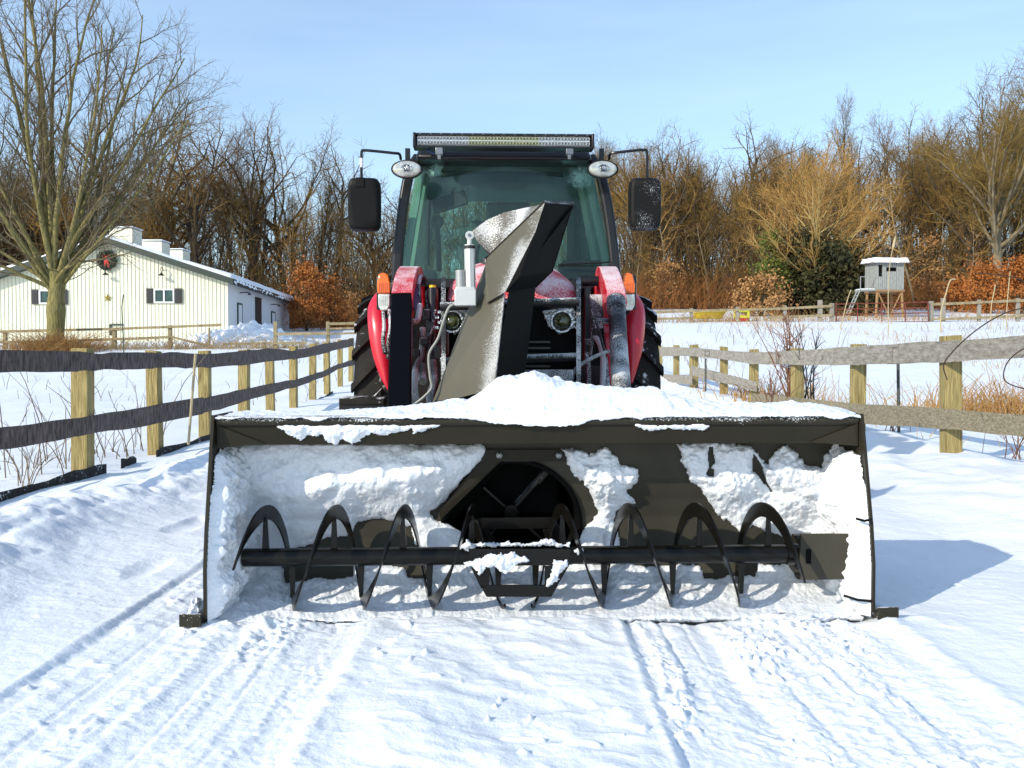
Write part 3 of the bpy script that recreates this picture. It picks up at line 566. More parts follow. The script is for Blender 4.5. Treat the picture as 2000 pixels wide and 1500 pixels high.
# ------------------------------------------------------------------ trees
class Tree:
    """branches kept as polylines, grouped so that whole groups become tubes at once"""
    def __init__(s, seed): s.r = np.random.default_rng(seed); s.b = []          # (level, pts (n,3), radii (n,))
    def branch(s, p, d, Ln, r0, r1, n, wob, trop, level):
        P = np.zeros((n, 3)); P[0] = p; d = np.array(d, float); d /= np.linalg.norm(d); st = Ln / (n - 1); rv = s.r.normal(0, wob, (n, 3))
        D = [d]
        for i in range(1, n):
            d = d + rv[i]; d[2] += trop; d /= math.sqrt(d[0] ** 2 + d[1] ** 2 + d[2] ** 2); P[i] = P[i - 1] + d * st; D.append(d)
        s.b.append((level, P, np.linspace(r0, r1, n))); return P, D
    def kids(s, P, D, R, lv, spec):
        if lv >= len(spec): return
        q = spec[lv]; r = s.r; n = len(P); k = q['n'] if isinstance(q['n'], int) else int(r.integers(*q['n']))
        PL = np.linalg.norm(P[-1] - P[0]); az = r.uniform(0, 6.28)
        for i in range(k):
            t = q['t0'] + (q.get('t1', 1.0) - q['t0']) * ((i + r.uniform(0.1, 0.9)) / k); x = t * (n - 1); j = min(int(x), n - 2); f = x - j
            p = P[j] * (1 - f) + P[j + 1] * f; d = D[min(j + 1, n - 1)]; rad = R[j] * (1 - f) + R[j + 1] * f
            az += 2.4 + r.normal(0, 0.4); a = math.radians(r.uniform(*q['ang']))
            u = np.cross(d, (0.31, 0.2, 0.93)); u /= (np.linalg.norm(u) + 1e-9); w = np.cross(d, u)
            nd = d * math.cos(a) + (u * math.cos(az) + w * math.sin(az)) * math.sin(a)
            ln = q['len'] * (1 - q.get('taper', 0.4) * t) * r.uniform(0.75, 1.25); r0 = max(min(rad * 0.8, q['r']), q.get('rmin', 0.004)); r1 = r0 * q.get('rt', 0.35)
            nn = q.get('pts', 4); PP, DD = s.branch(p, nd, ln, r0, r1, nn, q.get('wob', 0.12), q.get('trop', 0.06), lv)
            s.kids(PP, DD, np.linspace(r0, r1, nn), lv + 1, spec)
    def mesh(s, lo, hi, sides):
        groups = {}
        for lv, P, R in s.b:
            if lo <= lv <= hi: groups.setdefault((len(P), sides(lv)), []).append((P, R))
        Vs, Fs, o = [], [], 0
        for (n, k), it in groups.items():
            V, F = tubes(np.stack([a for a, _ in it]), np.stack([b for _, b in it]), k); Vs.append(V); Fs.append(F + o); o += len(V)
        return np.concatenate(Vs), np.concatenate(Fs)
def tubes(P, R, k):
    B, n, _ = P.shape; T = np.gradient(P, axis=1); T /= np.linalg.norm(T, axis=2, keepdims=True) + 1e-9
    ref = np.broadcast_to(np.array([0.37, 0.91, 0.18]), T.shape); U = np.cross(T, ref); U /= np.linalg.norm(U, axis=2, keepdims=True) + 1e-9; Wv = np.cross(T, U)
    a = np.arange(k) * 2 * math.pi / k
    V = P[:, :, None, :] + R[:, :, None, None] * (U[:, :, None, :] * np.cos(a)[:, None] + Wv[:, :, None, :] * np.sin(a)[:, None])
    i = np.arange(n - 1)[:, None]; j = np.arange(k)[None, :]; q = np.stack([i * k + j, i * k + (j + 1) % k, (i + 1) * k + (j + 1) % k, (i + 1) * k + j], -1).reshape(-1, 4)
    F = (np.arange(B)[:, None, None] * n * k + q[None]).reshape(-1, 4)
    return V.reshape(-1, 3), F
def to_mesh(name, V, F, mat):
    o = np_mesh(name, V, F, mat); me = o.data; bpy.data.objects.remove(o); return me

BARK_M = mk('olive_maple_bark', (0.085, 0.075, 0.028), 0.9, vs=3.5, bump=0.9, bs=7, grain=(3, 3, 0.7), col2=(0.29, 0.245, 0.085))
TWIG_M = mk('maple_twig', (0.11, 0.085, 0.045), 0.9, vs=2, col2=(0.19, 0.15, 0.085))
BARK_D = mk('dark_forest_bark', (0.035, 0.026, 0.018), 0.95, vs=1.2, col2=(0.10, 0.075, 0.045))
TWIG_D = mk('brown_forest_twig', (0.080, 0.048, 0.022), 0.95, vs=0.3, col2=(0.24, 0.145, 0.05))
TWIG_O = mk('olive_forest_twig', (0.10, 0.066, 0.020), 0.95, vs=0.3, col2=(0.29, 0.19, 0.045))
BARK_T = mk('tan_smooth_bark', (0.28, 0.21, 0.08), 0.85, vs=2, col2=(0.50, 0.39, 0.17))
TWIG_T = mk('tan_twig', (0.27, 0.15, 0.045), 0.9, vs=0.4, col2=(0.52, 0.30, 0.08))
BARK_P = mk('pale_grey_bark', (0.10, 0.08, 0.05), 0.9, vs=1.5, col2=(0.25, 0.205, 0.13))

def make_proto(seed, kind):
    t = Tree(seed); r = t.r
    if kind == 'maple':
        P, D = t.branch((0, 0, -0.6), (0.03, 0, 1), 4.7, 0.62, 0.46, 8, 0.02, 0.0, 0)
        for i, rr in enumerate(np.linspace(0, 1, 8)): t.b[0][2][i] = 0.50 + 0.32 * math.exp(-rr * 7) + 0.06 * math.sin(i * 2.1)
        L1 = []
        for i in range(19):
            az = i * 2.4 + r.uniform(-0.3, 0.3); tilt = math.radians([4, 10, 16, 22, 28, 33, 38, 42, 20, 30, 46, 12, 36, 25, 40, 18, 31, 8, 44][i]); z = [4.1, 4.0, 3.9, 3.7, 3.6, 3.4, 3.3, 3.0, 3.2, 3.0, 2.9, 4.0, 3.3, 3.6, 3.2, 3.8, 3.5, 4.1, 3.1][i]
            if i in (6, 7, 10, 14, 18): az = [0.35, 3.5, -0.3, 2.6, 0.1][(6, 7, 10, 14, 18).index(i)]     # the wide leaders spread along the picture
            d = (math.sin(tilt) * math.cos(az), math.sin(tilt) * math.sin(az), math.cos(tilt)); ln = 17.0 - 0.10 * math.degrees(tilt) + r.uniform(-1, 1); r0 = 0.25 - 0.003 * math.degrees(tilt)
            PP, DD = t.branch((d[0] * 0.25, d[1] * 0.25, z), d, ln, r0, 0.035, 12, 0.055, 0.022, 1); L1.append((PP, DD, np.linspace(r0, 0.03, 12)))
        low = []
        for d, ln, z in (((0.62, 0.15, 0.72), 8.0, 3.8), ((-0.9, -0.2, 0.35), 7.5, 3.2), ((-0.8, 0.2, 0.6), 9, 3.4), ((0.3, -0.8, 0.45), 5.5, 3.4)):
            PP, DD = t.branch((d[0] * 0.3, d[1] * 0.3, z), d, ln, 0.12, 0.02, 11, 0.09, 0.012, 1); low.append((PP, DD, np.linspace(0.12, 0.02, 11)))
        spec = [None, None, dict(n=(11, 15), t0=0.14, ang=(18, 48), len=4.6, r=0.06, taper=0.45, pts=6, wob=0.12, trop=0.05, rt=0.25), dict(n=(7, 10), t0=0.15, ang=(20, 55), len=1.75, r=0.022, pts=4, wob=0.14, trop=0.05, rmin=0.008),
                dict(n=(4, 6), t0=0.2, ang=(20, 60), len=0.75, r=0.011, pts=3, wob=0.15, trop=0.06, rmin=0.007, rt=0.6)]
        for PP, DD, RR in L1: t.kids(PP, DD, RR, 2, spec)
        thin = [None, None, dict(spec[2], n=(5, 7), len=3.0), dict(spec[3], n=(4, 5)), dict(spec[4], n=(2, 3))]
        for PP, DD, RR in low: t.kids(PP, DD, RR, 2, thin)
        for i in range(5):                                         # a few drooping sprays round the trunk top
            az = r.uniform(0, 6.28); PP, DD = t.branch((0.3 * math.cos(az), 0.3 * math.sin(az), r.uniform(3, 5)), (math.cos(az), math.sin(az), 0.3), r.uniform(2.5, 4), 0.03, 0.012, 8, 0.16, -0.05, 2); t.kids(PP, DD, np.linspace(0.03, 0.012, 8), 3, thin)
        return t
    if kind == 'oak':
        P, D = t.branch((0, 0, -0.5), (r.uniform(-.08, .08), 0, 1), 10, 0.36, 0.2, 8, 0.05, 0.0, 0)
        spec = [None, dict(n=9, t0=0.5, ang=(18, 55), len=10.5, r=0.17, taper=0.2, pts=9, wob=0.17, trop=0.07, rt=0.2), dict(n=(9, 12), t0=0.2, ang=(25, 60), len=3.8, r=0.06, pts=6, wob=0.2, trop=0.05, rmin=0.015),
                dict(n=(6, 8), t0=0.2, ang=(25, 65), len=1.5, r=0.02, pts=4, wob=0.2, trop=0.04, rmin=0.013), dict(n=(2, 4), t0=0.3, ang=(25, 65), len=0.8, r=0.013, pts=3, wob=0.15, rmin=0.011, rt=0.7)]
    elif kind == 'ash':
        P, D = t.branch((0, 0, -0.5), (r.uniform(-.05, .05), 0, 1), 18, 0.26, 0.05, 11, 0.045, 0.02, 0)
        spec = [None, dict(n=17, t0=0.35, ang=(20, 42), len=7.5, r=0.09, taper=0.55, pts=8, wob=0.11, trop=0.08, rt=0.25), dict(n=(8, 10), t0=0.2, ang=(20, 50), len=2.9, r=0.035, pts=5, wob=0.14, trop=0.08, rmin=0.014),
                dict(n=(5, 7), t0=0.2, ang=(20, 55), len=1.25, r=0.016, pts=3, wob=0.15, trop=0.05, rmin=0.012, rt=0.7), dict(n=2, t0=0.3, ang=(20, 55), len=0.7, r=0.012, pts=2, rmin=0.011, rt=0.8)]
    elif kind == 'elm':
        P, D = t.branch((0, 0, -0.5), (0.02, 0, 1), 9.5, 0.42, 0.27, 9, 0.03, 0.0, 0)
        spec = [None, dict(n=17, t0=0.45, ang=(12, 52), len=12.5, r=0.17, taper=0.25, pts=11, wob=0.09, trop=0.045, rt=0.15), dict(n=(12, 15), t0=0.12, ang=(20, 52), len=3.6, r=0.05, pts=6, wob=0.15, trop=0.05, rmin=0.016),
                dict(n=(7, 9), t0=0.15, ang=(22, 58), len=1.5, r=0.02, pts=4, wob=0.17, trop=0.04, rmin=0.012), dict(n=(3, 4), t0=0.3, ang=(25, 60), len=0.75, r=0.012, pts=3, wob=0.15, rmin=0.010, rt=0.7)]
    elif kind == 'thin':
        P, D = t.branch((0, 0, -0.5), (0.03, 0, 1), 15, 0.22, 0.12, 9, 0.05, 0.0, 0)
        spec = [None, dict(n=6, t0=0.72, ang=(22, 55), len=7.0, r=0.11, taper=0.2, pts=8, wob=0.16, trop=0.05, rt=0.2), dict(n=(5, 7), t0=0.25, ang=(25, 60), len=2.6, r=0.04, pts=5, wob=0.18, trop=0.04, rmin=0.015),
                dict(n=(4, 6), t0=0.25, ang=(25, 60), len=1.1, r=0.016, pts=3, wob=0.2, rmin=0.013, rt=0.6)]
    elif kind == 'fan':
        P, D = t.branch((0, 0, -0.5), (0.0, 0, 1), 11.5, 0.26, 0.03, 10, 0.03, 0.0, 0)
        spec = [None, dict(n=48, t0=0.10, t1=0.95, ang=(32, 72), len=8.6, r=0.085, taper=0.50, pts=9, wob=0.06, trop=0.040, rt=0.22), dict(n=(11, 14), t0=0.2, ang=(16, 42), len=2.5, r=0.026, pts=5, wob=0.10, trop=0.04, rmin=0.014),
                dict(n=(7, 9), t0=0.15, ang=(18, 45), len=1.15, r=0.013, pts=3, wob=0.12, trop=0.04, rmin=0.012, rt=0.7)]
    elif kind == 'snag':                                            # slender pale understory trunk
        P, D = t.branch((0, 0, -0.5), (r.uniform(-.1, .1), 0, 1), 11, 0.12, 0.03, 10, 0.07, 0.02, 0)
        spec = [None, dict(n=14, t0=0.25, ang=(30, 70), len=3.4, r=0.04, taper=0.4, pts=6, wob=0.15, trop=0.04, rt=0.3), dict(n=(5, 7), t0=0.2, ang=(25, 60), len=1.3, r=0.018, pts=4, wob=0.18, trop=0.03, rmin=0.013), dict(n=3, t0=0.3, ang=(25, 60), len=0.6, r=0.012, pts=2, rmin=0.011, rt=0.8)]
    t.kids(P, D, np.linspace(t.b[0][2][0], t.b[0][2][-1], len(P)), 1, spec)
    return t
PRO = {}
def proto(key, seed, kind, split, bark, twig):
    t = make_proto(seed, kind); k = lambda lv: {0: 10, 1: 6, 2: 4}.get(lv, 3)
    Vt, Ft = t.mesh(0, split, k); Vc, Fc = t.mesh(split + 1, 9, k); top = max(Vt[:, 2].max(), Vc[:, 2].max())
    PRO[key] = (to_mesh(key + '_trunk', Vt, Ft, bark), to_mesh(key + '_crown', Vc, Fc, twig), top, (Vt, Ft, Vc, Fc))
def tree(px, Y, ytop, key, label, group=None, rz=0.0, wide=1.0, name='bare_tree', dz=0.0, lean=0.0):
    tr, cr, top, _ = PRO[key]; x = at(px, 700, Y).x; z = gzf(x, Y) + dz; s = (at(px, ytop, Y).z - z) / top
    root = empty(name, (x, Y, z), rz); root.scale = (s * wide, s * wide, s); root.rotation_euler = (0, lean, rz); tag(root, label, 'tree', group)
    link('trunk', tr, None, root); link('crown', cr, None, root); return root
proto('maple', 12, 'maple', 1, BARK_M, TWIG_M)
proto('oak_a', 21, 'oak', 1, BARK_D, TWIG_D); proto('oak_b', 22, 'oak', 1, BARK_D, TWIG_O)
proto('ash_a', 31, 'ash', 1, BARK_D, TWIG_O); proto('ash_b', 32, 'ash', 1, BARK_P, TWIG_D)
proto('thin', 41, 'thin', 1, BARK_D, TWIG_D); proto('fan', 51, 'fan', 1, BARK_T, TWIG_T)
proto('snag_a', 61, 'snag', 0, BARK_P, TWIG_O); proto('snag_b', 62, 'snag', 0, BARK_P, TWIG_T)
proto('grey_oak', 71, 'elm', 1, BARK_P, TWIG_O)

tree(107, 40, -230, 'maple', 'huge bare maple with many upswept limbs in front of the cream barn', name='maple_tree', rz=0.4, wide=0.86)
tree(395, 86, 205, 'oak_a', 'dark bare tree forking low, straight behind the right roof slope of the barn', rz=0.5, lean=-0.10)
tree(428, 90, 215, 'ash_b', 'bare tree with a pale trunk rising behind the right end of the barn', rz=2.0, wide=0.8)
tree(500, 92, 190, 'oak_a', 'dark bare oak with broad round crown, highest behind the far barn end', rz=1.9, wide=0.85)
tree(560, 95, 215, 'oak_b', 'dark bare oak with crooked limbs, next right of the tall oak with the round crown', rz=3.3, wide=0.8)
tree(618, 96, 270, 'ash_a', 'slim bare tree just left of the leaning one, above the rust leaved bushes', rz=0.8)
tree(655, 94, 235, 'thin', 'bare tree leaning right with a thin feathery top, left of the tractor mirror', rz=2.2, lean=0.09)
tree(745, 100, 320, 'oak_b', 'low brown bare tree showing just left of the tractor cab', rz=4.0)
tree(268, 88, 150, 'oak_b', 'bare tree standing close behind the big maple, half hidden by its crown', rz=1.0)
tree(330, 94, 225, 'oak_a', 'dark bare tree behind the barn ridge, between the maple and the roof vents', rz=5.0)
tree(30, 92, 240, 'oak_a', 'dark bare tree behind the left end of the barn', rz=2.6)
tree(170, 96, 260, 'oak_b', 'dark bare tree behind the barn peak, seen through the maple branches', rz=0.2)
tree(1255, 96, 232, 'oak_b', 'brown bare tree above the right cab mirror, left edge of the right hand wood', rz=0.9, wide=0.8)
tree(1180, 104, 245, 'ash_a', 'bare tree rising just right of the tractor light bar', rz=1.2)
tree(1330, 95, 240, 'oak_a', 'dark bare tree with a rounded top, left of the lone thin forked tree', rz=2.9, wide=0.75)
tree(1428, 90, 205, 'thin', 'lone thin tree with a crooked forked top standing clear against the sky', rz=0.6, wide=0.9)
tree(1520, 100, 225, 'ash_b', 'pale reddish bare tree behind the left shoulder of the fan shaped tan tree', rz=3.6)
tree(1602, 66, 258, 'fan', 'broad fan shaped tan bare tree glowing in the sun at the edge of the wood', rz=0.3, wide=1.05)
tree(1665, 104, 155, 'ash_a', 'tall narrow tree poking highest behind the fan shaped tan tree', rz=1.5, wide=0.6)
tree(1755, 98, 185, 'ash_b', 'upright bare tree behind and above the hunting blind', rz=4.1, wide=0.85)
tree(1810, 100, 205, 'oak_b', 'olive brown bare tree between the blind and the great tree on the right', rz=5.2, wide=0.8)
tree(1945, 76, 88, 'grey_oak', 'great bare oak with a thick grey trunk at the right edge of the picture', rz=1.1, wide=0.95)
tree(2040, 84, 120, 'ash_a', 'bare tree half cut off by the right edge of the picture', rz=2.4)
for i, (px, Y, yt, k, lb) in enumerate([
        (1240, 80, 420, 'snag_a', 'slender pale trunk right beside the right cab mirror'), (1288, 82, 380, 'snag_b', 'slender pale trunk just right of the cab mirror in the dark wood'),
        (1385, 80, 400, 'snag_a', 'slender pale sapling left of the dark evergreens'), (1425, 82, 450, 'snag_b', 'thin tan sapling below the lone forked tree'),
        (1785, 78, 330, 'snag_b', 'slender tan sapling next right of the hunting blind'), (1838, 80, 380, 'snag_a', 'pale sapling midway between the blind and the great oak'),
        (1880, 79, 420, 'snag_b', 'pale thin sapling just left of the great oak trunk'), (1985, 78, 360, 'snag_a', 'thin pale sapling right of the great oak trunk'),
        (700, 84, 470, 'snag_a', 'thin pale sapling left of the left cab mirror, near the rusty leaves'), (590, 86, 420, 'snag_b', 'thin sapling rising through the rust coloured bush behind the barn'),
        (460, 84, 400, 'snag_a', 'pale thin trunk directly above the far eave of the barn')]):
    tree(px, Y, yt, k, lb, 'saplings at the edge of the wood', rz=i * 1.3, name='sapling')

# the far-off wood behind them: one brown mass
def wood():
    rng = np.random.default_rng(9); prof = [(-300, 200), (0, 260), (200, 250), (300, 280), (420, 255), (560, 280), (660, 320), (720, 330), (820, 325), (900, 300), (1000, 275), (1100, 255), (1200, 262), (1300, 262), (1400, 300), (1480, 275), (1600, 245), (1700, 240), (1800, 235), (1880, 200), (1950, 160), (2300, 150)]
    pxs, pys = zip(*prof); Vt, Ft, Vc, Fc = [], [], [], []; ot = oc = 0
    for i in range(330):
        px = rng.uniform(-330, 2330); Y = rng.choice([88, 94, 102, 112, 124, 138]) + rng.uniform(-4, 4); x = at(px, 700, Y).x
        key = ['oak_a', 'oak_b', 'ash_a', 'ash_b', 'snag_a', 'snag_b'][int(rng.choice(6, p=[.2, .2, .22, .16, .11, .11]))]
        vt, ft, vc, fc = PRO[key][3]
        if len(fc) > 9000:                                          # thin the twigs of far trees
            fc = fc.reshape(-1, 3, 4) if len(fc) % 3 == 0 else fc[:len(fc) // 3 * 3].reshape(-1, 3, 4); fc = fc[rng.random(len(fc)) < 9000 / (3 * len(fc))].reshape(-1, 4)
            u, inv = np.unique(fc, return_inverse=True); vc = vc[u]; fc = inv.reshape(-1, 4)
        z = gzf(x, Y)
        if 180 < px < 790 and rng.random() < 0.55: continue
        yt = np.interp(px, pxs, pys) + (40 if px < 790 else 0) + abs(rng.normal(0, 35)) + (rng.uniform(60, 180) if key.startswith('snag') else 0); yt = min(yt, 520); s = (at(px, yt, Y).z - z) / PRO[key][2]
        a = rng.uniform(0, 6.28); R = np.array([[math.cos(a), -math.sin(a), 0], [math.sin(a), math.cos(a), 0], [0, 0, 1]]) * s
        R[:2] *= 0.9
        Vt.append(vt @ R.T + (x, Y, z)); Ft.append(ft + ot); ot += len(vt); Vc.append(vc @ R.T + (x, Y, z)); Fc.append(fc + oc); oc += len(vc)
    root = empty('wood', (0, 100, 5)); tag(root, 'dense brown winter wood filling the background behind the single trees', 'wood', kind='stuff')
    o = np.array((0, 100, 5)); np_mesh('trunks', np.concatenate(Vt) - o, np.concatenate(Ft), BARK_D, root); np_mesh('crowns', np.concatenate(Vc) - o, np.concatenate(Fc), TWIG_D2, root)
TWIG_D2 = mk('far_wood_twig', (0.045, 0.026, 0.008), 0.95, vs=0.22, col2=(0.36, 0.21, 0.045))
wood()

def thicket(name, label, n, area, hgt, mat, seed, rad=(0.015, 0.04), kind='stuff', spread=0.25, twigs=3):
    """whippy stems and side twigs between pixel columns area[0..1] at depths area[2..3]"""
    rng = np.random.default_rng(seed); px = rng.uniform(area[0], area[1], n); Y = rng.uniform(area[2], area[3], n); x = (px - 1000) / FPX * Y; z = gz(x, Y)
    h = rng.uniform(*hgt, n); N = 6; d = rng.normal(0, spread, (n, 2)); t = np.linspace(0, 1, N)
    P = np.zeros((n, N, 3)); wob = rng.normal(0, 0.05, (n, N, 2)).cumsum(1) * h[:, None, None] * 0.5
    P[..., 0] = x[:, None] + d[:, :1] * h[:, None] * t + wob[..., 0]; P[..., 1] = Y[:, None] + d[:, 1:] * h[:, None] * t + wob[..., 1]; P[..., 2] = z[:, None] - 0.1 + h[:, None] * t
    R = rng.uniform(*rad, n)[:, None] * (1 - 0.75 * t)[None]
    V, F = tubes(P, R, 3); Vs, Fs = [V], [F]; o = len(V)
    for k in range(twigs):
        j = rng.integers(1, N - 1, n); b = P[np.arange(n), j]; l = h * rng.uniform(0.12, 0.35, n); dd = rng.normal(0, 0.7, (n, 3)); dd[:, 2] = np.abs(dd[:, 2]) + 0.2; dd /= np.linalg.norm(dd, axis=1, keepdims=True)
        Q = b[:, None, :] + dd[:, None, :] * l[:, None, None] * np.linspace(0, 1, 3)[None, :, None]; Q[:, 1, 2] += 0.04 * l; V, F = tubes(Q, (R[:, 2] * 0.6)[:, None] * np.array([1, 0.8, 0.5])[None], 3); Vs.append(V); Fs.append(F + o); o += len(V)
    V = np.concatenate(Vs); c = V.mean(0); c[2] = V[:, 2].min(); ob = np_mesh(name, V - c, np.concatenate(Fs), mat); ob.location = c; tag(ob, label, 'undergrowth', kind=kind); return ob
BRUSH = mk('brush_brown', (0.050, 0.028, 0.009), 0.95, vs=0.2, col2=(0.24, 0.135, 0.038))
thicket('undergrowth', 'tangled brown brush along the foot of the whole wood', 9000, (-250, 2300, 80, 112), (1.5, 8.5), BRUSH, 3, rad=(0.015, 0.05), spread=0.38, twigs=5)
thicket('undergrowth', 'rust brown low brush along the sunny edge of the wood', 6500, (-250, 2300, 75, 85), (0.7, 3.4), mk('rust_brush', (0.13, 0.045, 0.010), 0.95, vs=0.3, col2=(0.33, 0.13, 0.03)), 5, rad=(0.012, 0.03), spread=0.6, twigs=6)
thicket('undergrowth', 'tall dark thin saplings crowding deep in the wood', 2200, (-250, 2300, 86, 125), (7, 13), BARK_D, 4, rad=(0.03, 0.075), spread=0.08, twigs=5)

# leafy bushes and evergreens: many small leaf faces in clumps on stems
def leafy(name, px, ybase, Y, w, h, n, mat, label, cat, seed, leaf=0.10, cone=False, stem=BARK_D, clumps=16, dz=0):
    rng = np.random.default_rng(seed); x = at(px, 700, Y).x; z = gzf(x, Y) + dz; root = empty(name, (x, Y, z)); tag(root, label, cat)
    cc = []
    for i in range(clumps):
        t = rng.uniform(0.08, 1)
        rad = (1 - t) ** 0.75 if cone else math.sqrt(max(0.03, 1 - (2 * t - 0.9) ** 2))
        a = rng.uniform(0, 6.28); rr = rad * rng.uniform(0.3, 0.95); cc.append((rr * math.cos(a) * w / 2, rr * math.sin(a) * w / 2, t * h, rng.uniform(0.5, 1.15)))
    cc = np.array(cc); k = rng.integers(0, clumps, n); sg = (0.13 if not cone else 0.10) * w * cc[k, 3] * rng.choice([0.7, 1.0, 1.9], n, p=[.4, .4, .2])
    C = cc[k, :3] + rng.normal(0, 1, (n, 3)) * np.stack([sg, sg, sg * 0.75], -1); C[:, 2] = np.abs(C[:, 2])
    d = rng.normal(0, 1, (n, 3)); d /= np.linalg.norm(d, axis=1, keepdims=True); e = np.cross(d, rng.normal(0, 1, (n, 3))); e /= np.linalg.norm(e, axis=1, keepdims=True); l = leaf * rng.uniform(0.6, 1.4, n)[:, None]
    asp = 0.28 if cone else 0.55
    V = np.stack([C - d * l, C + e * l * asp, C + d * l, C - e * l * asp], 1).reshape(-1, 3); F = np.arange(n * 4).reshape(-1, 4)
    np_mesh('foliage', V, F, mat, root, smooth=False)
    m = MB()
    for c in cc[:: 2]:
        m.tube(smooth_path([(0, 0, -0.2), (c[0] * 0.3, c[1] * 0.3, c[2] * 0.5), (c[0], c[1], c[2])], 3), [0.05 * (1 - i / 8) + 0.008 for i in range(7)], 4)
    if cone: m.tube([(0, 0, -0.2), (0, 0, h * 0.9)], [0.12, 0.02], 6)
    m.build('stem', stem, root); return root
RUST = mk('rust_oak_leaf', (0.26, 0.07, 0.012), 0.8, vs=1.2, col2=(0.46, 0.17, 0.028)); TANL = mk('tan_dry_leaf', (0.26, 0.13, 0.04), 0.8, vs=1.5, col2=(0.42, 0.22, 0.08))
CED = mk('dark_cedar_green', (0.008, 0.010, 0.002), 0.8, vs=0.7, col2=(0.055, 0.052, 0.008)); CEDL = mk('yellow_green_cedar', (0.055, 0.075, 0.008), 0.8, vs=0.9, col2=(0.13, 0.15, 0.018))
leafy('oak_sapling', 600, 640, 72, 3.4, 5.2, 5200, RUST, 'rust orange leaved bush right behind the far end of the barn', 'bush', 1, leaf=0.095, clumps=30)
leafy('oak_sapling', 648, 640, 74, 3.2, 4.0, 3400, RUST, 'second rust leaved bush, lower, left of the tractor fender', 'bush', 2, leaf=0.095, clumps=26)
leafy('oak_sapling', 700, 640, 80, 3.4, 3.0, 1600, TANL, 'faded brown leaved bush directly left of the amber tractor lamp', 'bush', 3, leaf=0.10, clumps=16)
leafy('oak_sapling', 1925, 580, 70, 4.2, 3.4, 5200, RUST, 'rust leaved bush in front of the great oak on the right', 'bush', 4, leaf=0.095, clumps=30)
leafy('oak_sapling', 1990, 580, 69, 3.2, 4.0, 4200, RUST, 'rust leaved bush at the right edge of the picture', 'bush', 5, leaf=0.095, clumps=26)
leafy('oak_sapling', 1865, 590, 72, 3.0, 2.2, 1400, RUST, 'low thin rust leaved bush left of the other two rusty bushes on the right', 'bush', 6, leaf=0.10, clumps=14)
leafy('oak_sapling', 1700, 600, 68, 3.0, 2.4, 2300, RUST, 'reddish brush under and behind the stilts of the hunting blind', 'bush', 14, leaf=0.09, clumps=18)
leafy('oak_sapling', 1500, 440, 84, 2.0, 8.2, 500, TANL, 'small tan leaved sapling above the yellow green cedar', 'bush', 7, leaf=0.12, clumps=10)
leafy('oak_sapling', 1815, 500, 80, 5.0, 6.0, 1500, TANL, 'loose tan leaved sapling between the blind and the great oak', 'bush', 8, leaf=0.11, clumps=22)
leafy('oak_sapling', 1300, 560, 80, 4.0, 4.0, 1300, TANL, 'thin tan leaved bush right of the right amber lamp', 'bush', 9, leaf=0.10, clumps=16)
leafy('cedar_tree', 1505, 610, 66, 3.4, 5.9, 7000, CEDL, 'yellow green cedar with the brightest foliage, left of the dark evergreens', 'tree', 10, leaf=0.16, cone=True, clumps=40)
leafy('cedar_tree', 1560, 610, 67, 4.6, 5.4, 11000, CED, 'dark evergreen under the fan shaped tan tree, next to the yellow green cedar', 'tree', 11, leaf=0.17, cone=False, clumps=44)
leafy('cedar_tree', 1630, 610, 65, 4.8, 4.6, 11000, CED, 'dark spreading evergreen left of the hunting blind', 'tree', 12, leaf=0.17, cone=False, clumps=44)
leafy('cedar_tree', 1485, 620, 63, 3.4, 2.6, 3500, TANL, 'brownish low bush at the foot of the yellow green cedar', 'bush', 13, leaf=0.11, cone=False, clumps=20).name = 'dry_bush'

# ------------------------------------------------------------------ dry grass, weeds, shrubs in the fields
def grass(name, label, n, pick, hgt, mat, seed, rad=(0.003, 0.007), spread=0.35):
    rng = np.random.default_rng(seed); XY = pick(rng, n); n = len(XY); x, Y = XY[:, 0], XY[:, 1]; z = gz(x, Y); h = rng.uniform(*hgt, n) * np.clip(rng.gamma(4, 0.25, n), 0.4, 1.8); d = rng.normal(0, spread, (n, 2)); t = np.linspace(0, 1, 4)
    P = np.zeros((n, 4, 3)); P[..., 0] = x[:, None] + d[:, :1] * h[:, None] * t ** 1.6; P[..., 1] = Y[:, None] + d[:, 1:] * h[:, None] * t ** 1.6; P[..., 2] = z[:, None] - 0.03 + h[:, None] * t * (1 - 0.15 * t)
    V, F = tubes(P, (rng.uniform(*rad, n) * (1 + Y * 0.02))[:, None] * np.array([1, 0.9, 0.7, 0.4])[None], 3); c = np.array((0, 15, 0)); ob = np_mesh(name, V - c, F, mat); ob.location = c; tag(ob, label, 'grass', kind='stuff')
STRAW = mk('straw_grass', (0.30, 0.20, 0.09), 0.9, vs=0.5, col2=(0.52, 0.38, 0.20)); ORNG = mk('orange_dead_grass', (0.27, 0.13, 0.035), 0.9, vs=0.5, col2=(0.46, 0.27, 0.09)); WEED = mk('grey_brown_weed', (0.14, 0.10, 0.07), 0.9, vs=1, col2=(0.30, 0.22, 0.15))
def patchy(x0, x1, y0, y1, sc, th, seed):
    def f(rng, n):
        X = rng.uniform(x0, x1, n * 6); Y = y0 + (y1 - y0) * rng.random(n * 6) ** 0.8; k = fbm(X * sc, Y * sc * 0.6, 3, seed) > th; return np.stack([X, Y], 1)[k][:n]
    return f
def along(pts, sd):
    def f(rng, n):
        P = np.array([(at(p, 700, y).x, y) for p, y in pts]); i = rng.integers(0, len(P) - 1, n); t = rng.random(n)[:, None]; return P[i] * (1 - t) + P[i + 1] * t + rng.normal(0, 1, (n, 2)) * np.array(sd)
    return f
grass('dry_grass', 'sparse grey weeds sticking out of the snow in the left field', 380, patchy(-22, -4.2, 6, 36, 0.25, 0.12, 3), (0.15, 0.55), WEED, 1)
